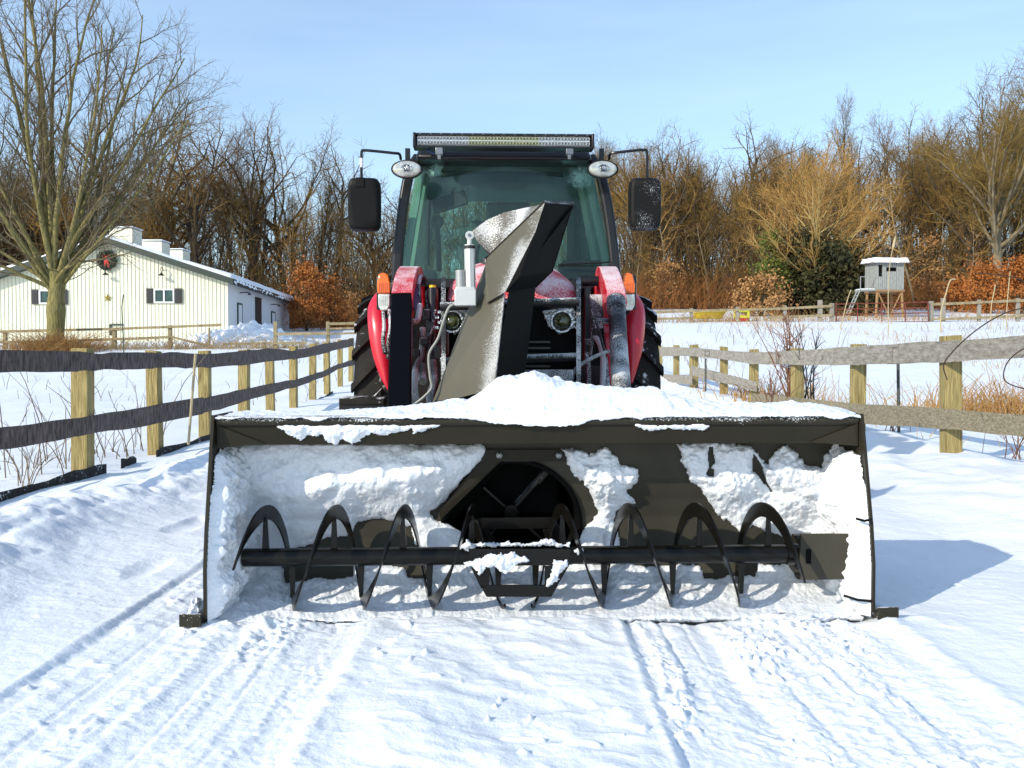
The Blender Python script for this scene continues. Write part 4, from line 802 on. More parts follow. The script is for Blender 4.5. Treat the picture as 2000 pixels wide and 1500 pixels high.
grass('dry_grass', 'sparse straw weeds scattered over the right field', 2600, patchy(4.2, 30, 8, 51, 0.22, 0.08, 5), (0.12, 0.5), STRAW, 2)
grass('dry_grass', 'grey weeds scattered over the right field', 900, patchy(4.2, 26, 7, 45, 0.3, 0.1, 6), (0.2, 0.7), WEED, 3)
grass('dry_grass', 'orange dead grass patch behind the right fence at the picture edge', 1500, along([(1890, 12.5), (1960, 13), (2080, 14)], (0.5, 0.9)), (0.15, 0.45), ORNG, 4)
grass('dry_grass', 'orange dead grass behind the bare shrub in the right field', 420, along([(1470, 15), (1560, 16)], (0.5, 0.8)), (0.15, 0.4), ORNG, 5)
grass('dry_grass', 'tan dead grass round the trunk of the big maple', 1500, along([(60, 38.6), (110, 38.6), (165, 38.8)], (0.6, 0.5)), (0.25, 0.8), ORNG, 6, spread=0.8)
grass('dry_grass', 'straw coloured grass along the paddock fence below the barn', 2200, along([(-20, 40.5), (220, 40.4), (420, 40.5), (640, 43)], (1.2, 0.5)), (0.15, 0.6), STRAW, 7, spread=0.6)
grass('dry_grass', 'golden grass along the foot of the distant grey fence', 1500, along([(1260, 52.5), (1380, 53.0), (1480, 53.5), (1640, 54), (1830, 55), (2020, 56)], (2.0, 0.8)), (0.2, 0.7), ORNG, 8, spread=0.5)
grass('dry_grass', 'grey brown weeds at the foot of the left fence', 60, along([(20, 8.2), (60, 8.6), (160, 9.4), (250, 10.6)], (0.25, 0.3)), (0.3, 0.8), WEED, 9)

def shrub(px, Y, ytop, n, label, seed, mat, r=0.012, spread=0.28, base=None, h=None):
    rng = np.random.default_rng(seed); x = at(px, 700, Y).x; z = gzf(x, Y); H = at(px, ytop, Y).z - z; root = None; m = MB()
    for i in range(n):
        d = rng.normal(0, spread, 2); hh = H * rng.uniform(0.45, 1); pts = smooth_path([(rng.normal(0, 0.05), rng.normal(0, 0.05), -0.1), (d[0] * hh * 0.45, d[1] * hh * 0.45, hh * 0.5), (d[0] * hh * 1.1 + rng.normal(0, 0.04), d[1] * hh * 1.1, hh)], 4)
        m.tube(pts, [r * (1 - 0.75 * k / (len(pts) - 1)) for k in range(len(pts))], 4)
        for k in range(5):
            j = int(rng.integers(3, len(pts) - 1)); p = pts[j]; e = Vector((rng.normal(0, 0.5) + d[0], rng.normal(0, 0.5), rng.uniform(0.4, 1.2))).normalized() * H * rng.uniform(0.1, 0.28); m.tube([p, p + e * 0.5 + Vector((0, 0, 0.01)), p + e], [r * 0.5, r * 0.4, r * 0.22], 3)
    o = m.build('bare_shrub', mat); o.location = (x, Y, z); tag(o, label, 'shrub'); return o
RTW = mk('red_brown_twig', (0.16, 0.07, 0.035), 0.85, var=0.3); GTW = mk('golden_twig', (0.42, 0.28, 0.08), 0.85, var=0.2)
shrub(1545, 12.5, 560, 14, 'tall whippy bare shrub with golden tips behind the right fence', 1, RTW, 0.011, 0.16)
shrub(1582, 11.6, 640, 5, 'thin dark sapling with stiff upright twigs just behind the third near post', 2, BLACK, 0.012, 0.10)
shrub(1505, 11.5, 700, 12, 'low spreading reddish shrub behind the right rails above the blower corner', 3, RTW, 0.006, 0.4)
shrub(1985, 8.0, 800, 7, 'small dark bare shrub growing at the bank at the right edge', 4, RTW, 0.006, 0.25)
shrub(1745, 10.5, 800, 9, 'low brown twigs around the thin steel stake', 5, RTW, 0.006, 0.45)
shrub(45, 7.6, 850, 8, 'small dry weed bush by the blackened kickboard at the left edge', 6, WEED, 0.005, 0.4)
def stalk(px, Y, pts, r, mat, label, head=0):
    b = at(px, 0, Y); z = gzf(b.x, Y); o0 = Vector((b.x, Y, z)); P = [at(x, y, Y) - o0 for x, y in pts]; P = [Vector((P[0].x, 0, -0.1))] + P; m = MB().tube(smooth_path(P, 4), r, 5)
    if head: m.lathe([(0.01, 0), (head, 0.12), (head * 0.8, 0.4), (0.01, 0.6)], P[-1] - (P[-1] - P[-2]).normalized() * 0.25, P[-1] - P[-2], 7)
    o = m.build('reed', mat); o.location = o0; tag(o, label, 'reed')
stalk(1735, 40, [(1735, 640), (1735, 560), (1739, 510), (1746, 476)], 0.020, PALE, 'tall pale reed with a bent plume in front of the hunting blind', 0.06)
stalk(1838, 42, [(1838, 610), (1848, 572), (1856, 548), (1866, 545)], 0.03, PALE, 'pale broken stalk with a snowy bent top right of the rusty gate')
stalk(1640, 44, [(1642, 640), (1654, 590), (1662, 566)], 0.022, PALE, 'leaning pale stalk left of the rusty gate')
stalk(1968, 44, [(1966, 610), (1970, 560), (1973, 530)], 0.02, PALE, 'upright pale stalk before the rust bush at the right edge')
stalk(1940, 44, [(1936, 600), (1942, 568), (1944, 556)], 0.022, PALE, 'short pale stalk before the rust bush of the great oak')
def vine(pts, r, label):
    P = [at(*p) for p in pts]; b = P[0].copy(); o = MB().tube(smooth_path([p - b for p in P], 6), r, 5).build('vine', mk('dark_vine', (0.035, 0.016, 0.010), 0.8)); o.location = b; tag(o, label, 'vine')
vine([(1850, 742, 6.7), (1843, 715, 6.7), (1858, 690, 6.6), (1900, 650, 6.4), (1955, 615, 6.2), (2010, 600, 6.0), (2120, 590, 5.8)], 0.0045, 'thin dark vine arching up over the top rail at the right, the higher one')
vine([(2140, 640, 6.2), (2040, 665, 6.3), (1985, 690, 6.4), (1962, 720, 6.5), (1968, 748, 6.5), (2030, 765, 6.5), (2120, 775, 6.4)], 0.0045, 'thin dark vine looping in front of the top rail at the right edge')
vine([(2130, 600, 7.0), (2020, 555, 7.1), (1960, 538, 7.2), (1905, 533, 7.3)], 0.004, 'thin dark twig hanging in from the right before the rust bushes')
# ------------------------------------------------------------------ snow blower (tractor frame: x right, y back from the blower's mouth, z up)
BLK = mk('blower_black_paint', (0.027, 0.024, 0.016), 0.38, var=0.12, vs=3, spec=0.12)
BLKP = mk('blower_paint_sunlit', (0.050, 0.046, 0.034), 0.55, var=0.15, vs=3, spec=0.15)  # one paint with the bars; sunlight on panel and cover put into its tone
BLKF = mk('blower_paint_snow_dusted', (0.027, 0.024, 0.016), 0.4, var=0.12, vs=3, frost=0.16, up=0.30, fs=110, spec=0.2)
AUG = mk('auger_black_paint', (0.0055, 0.005, 0.004), 0.25, var=0.15, vs=4, spec=0.25)
DRUMM = mk('fan_housing_black', (0.004, 0.004, 0.004), 0.6, spec=0.05)
STEEL = mk('bare_steel', (0.25, 0.25, 0.25), 0.35, 0.9)
SNOWB = snow_mat('packed_snow', (0.81, 0.84, 0.88), 0.65)
def V3(a): return Vector((float(a[0]), float(a[1]), float(a[2])))
def tractor_root(name): return empty(name, ORG, YAW)

def panel_d(z):
    """depth of the curved back sheet of the blower at height z"""
    return np.interp(z, [-0.1, 0.0, 0.010, 0.025, 0.05, 0.09, 0.15, 0.22, 0.30, 0.37, 0.46, 0.62], [0.05, 0.10, 0.17, 0.27, 0.36, 0.41, 0.435, 0.445, 0.44, 0.415, 0.365, 0.33])
def on_panel(px, py, off=0.0):
    lo, hi = np.full(np.shape(px), -0.1), np.full(np.shape(px), 0.6)
    for _ in range(24):
        d = (lo + hi) / 2; z = Lp(px, py, d)[2]; far = d > panel_d(z) - off; hi = np.where(far, d, hi); lo = np.where(far, lo, d)
    return Lp(px, py, (lo + hi) / 2)
XL, XR = float(Lp(404, 1190, 0.0)[0]), float(Lp(1702, 1190, 0.0)[0])
ZT = L(1000, 815, 0.12).z

def blower():
    root = tractor_root('snow_blower'); tag(root, 'wide black front snow blower packed with snow, mounted on the red tractor', 'snow blower')
    prof = [(0.115, ZT + 0.01), (0.10, ZT - 0.05), (0.02, 0.33), (0.0, 0.20), (0.0, 0.03), (0.46, 0.03), (0.52, 0.16), (0.50, 0.34), (0.36, ZT + 0.01)]
    for x, s in ((XL, -1), (XR, 1)):
        MB().prism([(x, d, z) for d, z in prof], (s * 0.009, 0, 0)).build('side_plate', BLK, root, bevel=0.002)
        e = [(x + s * 0.0045, d - 0.004, z) for d, z in prof[:5]]; MB().sweep(e, 0.011, 0.008).build('plate_edge', BLK, root, smooth=False)
        # skid shoe with turned-up nose
        sk = MB().sweep([(x + s * 0.05, -0.02, 0.045), (x + s * 0.05, 0.02, 0.008), (x + s * 0.05, 0.35, 0.005), (x + s * 0.05, 0.40, 0.03)], 0.075, 0.012); sk.box((x + s * 0.015, 0.18, 0.07), (0.01, 0.30, 0.12)); sk.box((x + s * 0.05, -0.022, 0.03), (0.075, 0.008, 0.045))
        sk.build('skid_shoe', BLKF, root, bevel=0.002)
    # front cross bar: rounded lip over a plate, open channel behind
    zb = L(1000, 868, 0.12).z; zm = L(1000, 832, 0.12).z
    lip = MB().tube([(XL + 0.005, 0.135, zm + 0.018), (XR - 0.005, 0.135, zm + 0.018)], 0.021, 14); lip.build('top_lip', BLKF, root)
    MB().prism([(XL + 0.004, 0.128, zm), (XL + 0.004, 0.150, zm), (XL + 0.004, 0.165, zb), (XL + 0.004, 0.156, zb - 0.002)], (XR - XL - 0.008, 0, 0)).build('cross_bar', BLK, root, bevel=0.002)
    MB().prism([(XL + 0.004, 0.160, zb - 0.002), (XL + 0.004, 0.235, zb + 0.010), (XL + 0.004, 0.235, zb + 0.018), (XL + 0.004, 0.160, zb + 0.006)], (XR - XL - 0.008, 0, 0)).build('bar_flange', BLK, root, smooth=False)
    for x, s in ((XL, 1), (XR, -1)):
        MB().prism([(x + s * 0.005, 0.12, zm + 0.01), (x + s * 0.005, 0.12, zb - 0.01), (x + s * 0.17, 0.148, zb + 0.002), (x + s * 0.02, 0.12, zm)], (0, 0.006, 0)).build('gusset', BLK, root, smooth=False)
    MB().box(((XL + XR) / 2, 0.25, ZT - 0.014), (XR - XL - 0.02, 0.22, 0.008)).build('top_plate', BLKF, root, smooth=False)
    # back sheet with the round opening to the fan
    xs = np.linspace(XL + 0.003, XR - 0.003, 300); zs = np.concatenate([np.linspace(0.0, 0.10, 40), np.linspace(0.105, 0.30, 30), np.linspace(0.31, ZT - 0.02, 40)]); XX, ZZ = np.meshgrid(xs, zs); DD = panel_d(ZZ)
    c = L(1000, 1032, 0.40); RO = 0.275
    inside = (XX - c.x) ** 2 + (ZZ - c.z) ** 2 < (RO - 0.004) ** 2
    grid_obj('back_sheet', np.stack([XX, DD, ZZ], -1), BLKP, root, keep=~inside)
    MB().prism([(XL + 0.01, 0.085, -0.012), (XL + 0.01, 0.20, 0.002), (XL + 0.01, 0.20, 0.010), (XL + 0.01, 0.085, 0.001)], (XR - XL - 0.02, 0, 0)).build('cutting_edge', AUG, root, smooth=False)
    cc = (c.x, 0.40, c.z)
    aa = np.linspace(0, 2 * math.pi, 97); dz = lambda r: np.where(np.sin(aa) < -0.25, 0.46, panel_d(c.z + r * np.sin(aa)) - 0.012)
    rows = [(RO + 0.007, dz(RO) + 0.03), (RO + 0.007, dz(RO)), (RO - 0.012, dz(RO)), (RO - 0.012, np.full(97, 0.84)), (0.02, np.full(97, 0.84))]
    fh = grid_obj('fan_housing', np.array([np.stack([c.x + r * np.cos(aa), d_, c.z + r * np.sin(aa)], -1) for r, d_ in rows]), DRUMM, root, smooth=False)
    MB().lathe([(RO + 0.006, 0.10), (RO + 0.006, 0.45), (0.02, 0.45)], cc, (0, 1, 0), 48, cap=False).build('fan_drum', DRUMM, root)
    MB().tube([(L(935, 770, 1.0).x, 0.98, 0.40), (L(935, 770, 1.0).x, 0.98, 0.74)], 0.20, 28).build('chute_base', DRUMM, root); MB().box((c.x, 0.80, 0.42), (0.42, 0.36, 0.30)).build('gearbox_mount', DRUMM, root, bevel=0.02)
    # frame plates round the opening
    MB().prism([V3(on_panel(940, 878, .01)), V3(on_panel(1098, 878, .01)), V3(on_panel(1098, 901, .012)), V3(on_panel(975, 901, .012)), V3(on_panel(940, 905, .012))], (0, -0.006, 0)).build('opening_frame', BLK, root, smooth=False)
    MB().prism([V3(on_panel(938, 903, .012)), V3(on_panel(978, 900, .012)), V3(on_panel(861, 1014, .05)), V3(on_panel(858, 998, .05)), V3(on_panel(905, 938, .02))], (0, -0.006, 0)).build('opening_frame', BLK, root, smooth=False)
    MB().prism([V3(on_panel(978, 900, .012)), V3(on_panel(861, 1014, .05)), V3(on_panel(872, 1030, -.05)), V3(on_panel(985, 908, -.05))], (0, 0.006, 0)).build('opening_frame', DRUMM, root, smooth=False)
    for px, py in ((1091, 889), (975, 889)):
        p = V3(on_panel(px, py, .02)); MB().lathe([(0.013, 0), (0.013, -0.012), (0.006, -0.015)], p, (0, 1, 0), 6).build('bolt', STEEL, root, smooth=False)
    # fan: hub and four paddles
    f = empty('impeller'); f.parent = root; f.location = (c.x, 0.52, L(1000, 1000, 0.52).z)
    MB().lathe([(0.028, 0.0), (0.032, 0.03), (0.032, 0.2)], (0, 0, 0), (0, 1, 0), 18).lathe([(0.014, -0.02), (0.014, 0.01)], (0, 0, 0), (0, 1, 0), 6).build('hub', AUG, f)
    for a in (0.84, 0.84 + math.pi / 2, 0.84 + math.pi, 0.84 - math.pi / 2):
        R = Matrix.Rotation(-a, 3, 'Y'); m = MB()
        m.box(R @ Vector((0.135, 0.07, 0)), (0.21, 0.13, 0.010), R); m.box(R @ Vector((0.205, 0.0, 0)), (0.085, 0.03, 0.018), R); m.build('paddle', BLKF if a == 0.84 else AUG, f, bevel=0.001)
    # auger: shaft, open ribbon flights, spokes, centre paddle, drive case
    da = 0.20; ax = L(1000, 1085, da); az = ax.z; X = lambda px: L(px, 1085, da).x
    MB().tube([(X(476), da, az), (X(1562), da, az)], 0.0335, 20).build('auger_shaft', AUG, root)
    MB().tube([(X(1535), da, az), (X(1562), da, az)], 0.042, 16).build('shaft_collar', AUG, root)
    Ro, Ri = 0.192, 0.138
    def flight(px0, px1, pxb, hand):
        p = X(705) - X(570); n = int(abs(px1 - px0) / 134 * 44); vs = []
        for i in range(n + 1):
            x = X(px0 + (px1 - px0) * i / n); f_ = hand * (x - X(pxb)) / p; th = 2 * math.pi * (f_ - 0.124 * (1 - math.cos(2 * math.pi * f_)) / 2); e = sstep(0, 0.06, i / n) * sstep(1, 0.94, i / n); ri = Ro - (Ro - Ri) * (0.25 + 0.75 * float(e))
            for r, dx in ((Ro, -0.0035), (Ro, 0.0035), (ri, 0.0035), (ri, -0.0035)): vs.append((x + dx, da - r * math.sin(th), az - r * math.cos(th)))
        m = MB(); m.add(vs, [(i * 4 + j, i * 4 + (j + 1) % 4, i * 4 + 4 + (j + 1) % 4, i * 4 + 4 + j) for i in range(n) for j in range(4)] + [(3, 2, 1, 0), tuple(range(n * 4, n * 4 + 4))]); m.build('auger_flight', AUG, root, ang=50)
        spots = [(pxb + 134 * k + o, sg) for k in range(-8, 9) for o, sg in ((0, -1), (hand * 82, 1))]
        for sp_, s in spots:
            if not min(px0, px1) + 6 < sp_ < max(px0, px1) - 6: continue
            x = X(sp_)
            z0, z1 = az + s * 0.03, az + s * (Ri + 0.012)
            MB().hexa([(x - 0.013, da - 0.004, z0), (x + 0.013, da - 0.004, z0), (x + 0.013, da + 0.004, z0), (x - 0.013, da + 0.004, z0), (x - 0.007, da - 0.004, z1), (x + 0.007, da - 0.004, z1), (x + 0.007, da + 0.004, z1), (x - 0.007, da + 0.004, z1)]).build('spoke', AUG, root, smooth=False)
    flight(482, 985, 571, 1); flight(1036, 1540, 1180, -1)
    q = lambda px, py, d=0.03: L(px, py, d)
    pts = [(915, 1072), (1115, 1072), (1112, 1104), (1077, 1166), (950, 1166), (918, 1106)]; inn = [(960, 1106), (1062, 1106), (1062, 1141), (958, 1141)]
    m = MB()
    for a in (([(915, 1072), (1115, 1072), (1112, 1104), (918, 1106)]), ([(918, 1106), (956, 1106), (956, 1143), (940, 1150)]), ([(1112, 1104), (1064, 1106), (1064, 1143), (1088, 1146)]), ([(938, 1143), (1090, 1143), (1077, 1166), (950, 1166)])):
        m.prism([q(*p) for p in a], (0, 0.010, 0))
    m.build('centre_paddle', AUG, root, bevel=0.0015)
    q2 = lambda px, py: L(px, py, 0.385); m = MB()
    for a in ([(930, 1012), (1078, 1010), (1098, 1032), (918, 1034)], [(918, 1034), (955, 1034), (970, 1062), (935, 1062)], [(1060, 1034), (1098, 1032), (1100, 1060), (1068, 1062)]): m.prism([q2(*p) for p in a], (0, 0.01, 0))
    m.build('centre_paddle', AUG, root, bevel=0.001)
    dc = 0.13; m = MB(); a, b = L(1562, 1132, dc), L(1657, 1042, dc)
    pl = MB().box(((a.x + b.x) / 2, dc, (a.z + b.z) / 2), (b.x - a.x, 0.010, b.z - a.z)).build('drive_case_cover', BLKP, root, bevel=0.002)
    MB().box(((a.x + b.x) / 2 + 0.01, dc + 0.075, (a.z + b.z) / 2 - 0.01), (b.x - a.x - 0.01, 0.13, b.z - a.z - 0.03)).build('drive_case', BLK, root, bevel=0.004)
    s0, s1 = L(1573, 1100, dc), L(1583, 1072, dc); MB().box(((s0.x + s1.x) / 2, dc - 0.006, (s0.z + s1.z) / 2), (s1.x - s0.x, 0.004, s1.z - s0.z)).build('slot', DRUMM, pl, smooth=False)
    for py in (1048, 1066, 1108, 1122):
        p = L(1557, py, dc); MB().box(p, (0.016, 0.02, 0.012)).build('hinge_knuckle', AUG, root, bevel=0.003)
    # edge markers / ties on the right plate
    for (x0, y0, x1, y1) in ((1673, 1013, 1703, 1015), (1648, 1163, 1702, 1174)):
        MB().tube([L(x0, y0, 0.03), L((x0 + x1) / 2, (y0 + y1) / 2 + 3, 0.0), L(x1, y1, 0.0)], 0.005, 6).build('stay', AUG, root)
    MB().tube([L(424, 1171, 0.06), L(448, 1166, 0.12)], 0.006, 6).build('stay', AUG, root)
    # chute: lower spout, hinged deflector, actuator
    th = 0.006
    def sheet(name, pts, mat, d=(0, th, 0)):
        MB().prism([L(*p) for p in pts], d).build(name, mat, root, smooth=False)
    CHF = mk('chute_paint_snow_dusted', (0.080, 0.073, 0.049), 0.65, var=0.08, vs=3, frost=0.0, up=0.0, fs=150)
    n, l = CHF.node_tree.nodes, CHF.node_tree.links                     # the wind left its rime along the front corner of the chute
    tc = [k for k in n if k.type == 'TEX_COORD'][0]; sx = n.new('ShaderNodeSeparateXYZ'); l.new(tc.outputs['Object'], sx.inputs[0])
    ex = n.new('ShaderNodeMath'); ex.operation = 'MULTIPLY_ADD'; ex.inputs[1].default_value = -0.24; ex.inputs[2].default_value = 0.0; l.new(sx.outputs[2], ex.inputs[0])
    e2 = n.new('ShaderNodeMath'); e2.operation = 'ADD'; l.new(sx.outputs[0], e2.inputs[0]); l.new(ex.outputs[0], e2.inputs[1])
    e3 = n.new('ShaderNodeMapRange'); e3.inputs[1].default_value = -0.56; e3.inputs[2].default_value = -0.37; e3.inputs[3].default_value = -0.35; e3.inputs[4].default_value = 0.36; l.new(e2.outputs[0], e3.inputs[0])
    mrs = [k for k in n if k.type == 'MAP_RANGE' and abs(k.inputs[1].default_value - 1.25) < 1e-4][0]; src = mrs.inputs[0].links[0].from_socket
    mrs.inputs[4].default_value = 0.5
    ad = n.new('ShaderNodeMath'); ad.operation = 'ADD'; l.new(src, ad.inputs[0]); l.new(e3.outputs[0], ad.inputs[1]); l.new(ad.outputs[0], mrs.inputs[0])
    CHL = mk('chute_paint', (0.080, 0.073, 0.049), 0.65, var=0.08, vs=3); CHD = mk('chute_paint_shaded', (0.005, 0.005, 0.005), 0.6, spec=0.05)  # second one: chute paint with the right faces' shade put into its colour
    A, B, C = (843, 790, 0.98), (965, 760, 0.74), (1022, 760, 0.98); E = (985, 573, 0.80); F = (950, 512, 1.02); G = (1045, 568, 1.02)
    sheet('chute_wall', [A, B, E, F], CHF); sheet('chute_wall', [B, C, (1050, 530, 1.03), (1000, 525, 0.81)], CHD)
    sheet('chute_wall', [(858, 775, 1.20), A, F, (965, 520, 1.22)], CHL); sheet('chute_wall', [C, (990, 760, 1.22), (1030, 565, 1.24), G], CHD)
    MB().tube([L(*B) + Vector((0, -.002, 0)), L(*E) + Vector((0, -.002, 0))], 0.004, 6).build('corner_weld', CHF, root)
    Q = [(947, 508, 0.965), (1064, 396, 0.78), (1046, 452, 0.755), (1014, 541, 0.735), (987, 570, 0.750), (950, 592, 0.865)]
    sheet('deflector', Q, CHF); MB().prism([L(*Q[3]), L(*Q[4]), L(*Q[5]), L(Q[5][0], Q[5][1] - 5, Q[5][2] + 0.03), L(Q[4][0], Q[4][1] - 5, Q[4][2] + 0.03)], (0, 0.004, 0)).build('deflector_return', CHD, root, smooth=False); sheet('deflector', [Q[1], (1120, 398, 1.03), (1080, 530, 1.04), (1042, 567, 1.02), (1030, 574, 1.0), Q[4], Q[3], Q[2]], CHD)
    r0 = [L(*p) for p in ((920, 453, 1.28), (950, 430, 1.28), (985, 415, 1.25), (1025, 406, 1.15), (1064, 398, 0.86))]; r1 = [L(*p) for p in ((935, 475, 1.28), (952, 480, 1.28), (968, 490, 1.25), (985, 480, 1.15), (1030, 455, 0.86))]; r2 = [L(*p) for p in ((962, 500, 1.2), (966, 510, 1.2), (972, 515, 1.18), (985, 500, 1.1), (1020, 470, 0.9))]
    m = MB(); vs = [v for t in zip(r0, r1, r2) for v in t]; vs += [v + Vector((0, 0.006, 0)) for v in vs]; fs = []
    for i in range(4):
        for j in range(2): a = i * 3 + j; fs += [(a, a + 1, a + 4, a + 3), (a + 15, a + 18, a + 19, a + 16)]
    m.add(vs, fs).build('deflector_cheek', CHF2(), root, ang=70)
    MB().sweep([L(945, 510, 0.985), L(1064, 395, 0.795), L(1121, 397, 1.03)], 0.010, 0.014, up=(0, 1, 0)).build('deflector_rim', BLKF, root, smooth=False)
    MB().tube([L(1050, 492, 0.86), L(1118, 405, 1.015)], 0.006, 6).build('deflector_rib', CHD, root)
    p = L(946, 510, 0.97); MB().lathe([(0.014, -0.012), (0.014, 0.0)], p, (0.5, 1, 0), 12).build('hinge_bolt', STEEL, root)
    AL = mk('aluminium_cast', (0.55, 0.56, 0.54), 0.35, 0.35, var=0.06); ALG = mk('grey_motor_can', (0.33, 0.34, 0.34), 0.35, 0.4)
    d = 0.93; act = empty('actuator'); act.parent = root
    MB().tube([L(917, 478, d), L(919, 575, d)], 0.024, 8).build('cylinder', AL, act, ang=30)
    MB().tube([L(917, 480, d), L(917.1, 486, d)], 0.0265, 14).build('wiper_band', BLACK, act)
    MB().tube([L(917, 462, d), L(917, 480, d)], 0.011, 10).lathe([(0.019, -0.012), (0.019, 0.012)], L(917, 460, d), (0, 1, 0), 16).build('rod_eye', AL, act)
    MB().lathe([(0.008, -0.016), (0.008, 0.016)], L(917, 460, d), (0, 1, 0), 10).build('pin', STEEL, act)
    MB().tube([L(899, 528, d), L(900, 568, d)], 0.0215, 16).build('motor', ALG, act)
    a, b = L(888, 598, d), L(930, 565, d); MB().box(((a.x + b.x) / 2, d, (a.z + b.z) / 2), (b.x - a.x, 0.07, b.z - a.z)).box(((a.x + b.x) / 2, d, b.z), (b.x - a.x - 0.01, 0.062, 0.02)).build('gearbox', AL, act, bevel=0.004)
    CAB_W = mk('grey_cable', (0.28, 0.28, 0.25), 0.6)
    MB().tube(smooth_path([L(889, 592, d), L(876, 602, d), L(866, 628, d), L(855, 662, d), L(838, 692, d), L(840, 735, d), L(843, 757, d), L(828, 775, d), L(806, 792, d), L(780, 812, 0.8)], 6), 0.0062, 6).build('cable', CAB_W, root)
    return root
def CHF2():
    return mk('cheek_paint_snow_dusted', (0.10, 0.088, 0.066), 0.45, var=0.08, vs=3, frost=0.34, up=0.0, fs=120)
blower()

# ------------------------------------------------------------------ snow caught in and on the blower
def poly_sd(px, py, poly):
    """signed distance in photo pixels, + inside"""
    P = np.array(poly, float); A = P; B = np.roll(P, -1, 0); best = np.full(px.shape, 1e9); ins = np.zeros(px.shape, bool)
    for (ax, ay), (bx, by) in zip(A, B):
        dx, dy = bx - ax, by - ay; t = np.clip(((px - ax) * dx + (py - ay) * dy) / (dx * dx + dy * dy + 1e-9), 0, 1); best = np.minimum(best, np.hypot(px - ax - t * dx, py - ay - t * dy))
        c = (ay > py) != (by > py); xi = ax + (py - ay) * dx / (dy if abs(dy) > 1e-9 else 1e-9); ins ^= c & (px < xi)
    return np.where(ins, best, -best)
def packed(name, label, polys, thick, seed, step=1.7, jit=8, cut=None, soft=38.0, rough=1.0):
    allp = np.concatenate([np.array(p) for p in polys]); x0, y0 = allp.min(0) - 12; x1, y1 = allp.max(0) + 12
    PX, PY = np.meshgrid(np.arange(x0, x1, step), np.arange(y0, y1, step)); sd = np.full(PX.shape, -1e9)
    for p in polys: sd = np.maximum(sd, poly_sd(PX, PY, p))
    for p in (cut or []): sd = np.minimum(sd, -poly_sd(PX, PY, p))
    sd = sd + jit * fbm(PX / 26, PY / 26, 4, seed, 0.6)
    t = thick * (1 - np.exp(-np.maximum(sd, 0) / soft)); e = np.clip(sd / 14, 0, 1)
    lump = fbm(PX / 85, PY / 70, 3, seed + 3); mid = fbm(PX / 30, PY / 26, 4, seed + 7, 0.55); fine = fbm(PX / 9, PY / 9, 3, seed + 9, 0.6)
    chunk = np.maximum(0, vnoise(PX / 22 + mid, PY / 20, seed + 13) - 0.15)
    t = t * (1 + 0.75 * lump) + e * (0.016 * fbm(PX / 55 + 5, PY / 40, 2, seed + 21)) + e * rough * (0.022 * np.abs(mid) + 0.010 * fine + 0.030 * chunk * sstep(0.0, 0.3, vnoise(PX / 120, PY / 90, seed + 15))) + 0.003 + 0.011 * sstep(0, 5, sd)
    # the floor of the housing holds deeper snow
    t = np.where(PY > 1105, t * np.interp(PY, [1105, 1150, 1205], [1.0, 1.5, 2.2]), t)
    t = t * np.interp(PY, [930, 985, 1085, 1110], [1.0, 0.72, 0.5, 1.0])
    x, y, z = on_panel(PX, PY, t)
    x = np.clip(x, XL + 0.004, XR - 0.004)
    o = grid_obj(name, np.stack([x, y, z], -1), SNOWB, None, keep=sd > 0, flip=True)
    o.location = ORG; o.rotation_euler = (0, 0, YAW); tag(o, label, 'snow'); return o
packed('packed_snow', 'smooth wall of packed snow in the left half of the blower mouth', [[(430, 862), (600, 866), (800, 866), (938, 868), (952, 882), (938, 905), (905, 940), (862, 985), (842, 1000), (850, 1012), (872, 1022), (905, 1045), (900, 1078), (830, 1078), (810, 1062), (802, 1030), (770, 1016), (735, 1012), (700, 1022), (682, 1045), (640, 1050), (600, 1062), (560, 1078), (500, 1090), (460, 1090), (440, 1000)]], 0.075, 3, jit=6, rough=0.38, soft=45)
packed('packed_snow', 'patch of snow stuck right of the fan opening in the blower', [[(1090, 874), (1120, 870), (1135, 882), (1150, 893), (1168, 878), (1182, 872), (1200, 890), (1215, 905), (1246, 915), (1240, 945), (1230, 960), (1240, 982), (1212, 990), (1206, 1020), (1212, 1078), (1120, 1078), (1130, 1050), (1150, 1020), (1165, 1000), (1150, 965), (1130, 935), (1108, 905)]], 0.06, 13, jit=10)
packed('packed_snow', 'lumpy packed snow in the right half of the blower above the drive cover', [[(1320, 866), (1460, 868), (1485, 890), (1500, 905), (1512, 880), (1540, 868), (1555, 890), (1572, 905), (1604, 910), (1612, 885), (1650, 872), (1700, 880), (1705, 1050), (1560, 1052), (1530, 1050), (1500, 1040), (1470, 1022), (1445, 1045), (1420, 1020), (1390, 990), (1370, 960), (1345, 930), (1330, 900)]], 0.085, 23, jit=9, rough=1.0, cut=[[(1385, 872), (1392, 872), (1390, 925), (1384, 925)], [(1470, 880), (1480, 905), (1512, 960), (1505, 965), (1475, 920)]])
packed('packed_snow', 'bank of snow lying along the floor of the blower under the auger', [[(440, 1108), (552, 1100), (560, 1135), (590, 1131), (650, 1134), (692, 1126), (690, 1098), (790, 1104), (800, 1126), (832, 1130), (828, 1100), (925, 1100), (1115, 1100), (1200, 1100), (1372, 1104), (1375, 1130), (1472, 1122), (1480, 1098), (1540, 1102), (1562, 1130), (1660, 1135), (1700, 1135), (1706, 1214), (1560, 1214), (480, 1216), (400, 1222), (405, 1190)]], 0.016, 33, jit=8, rough=0.95, soft=20)
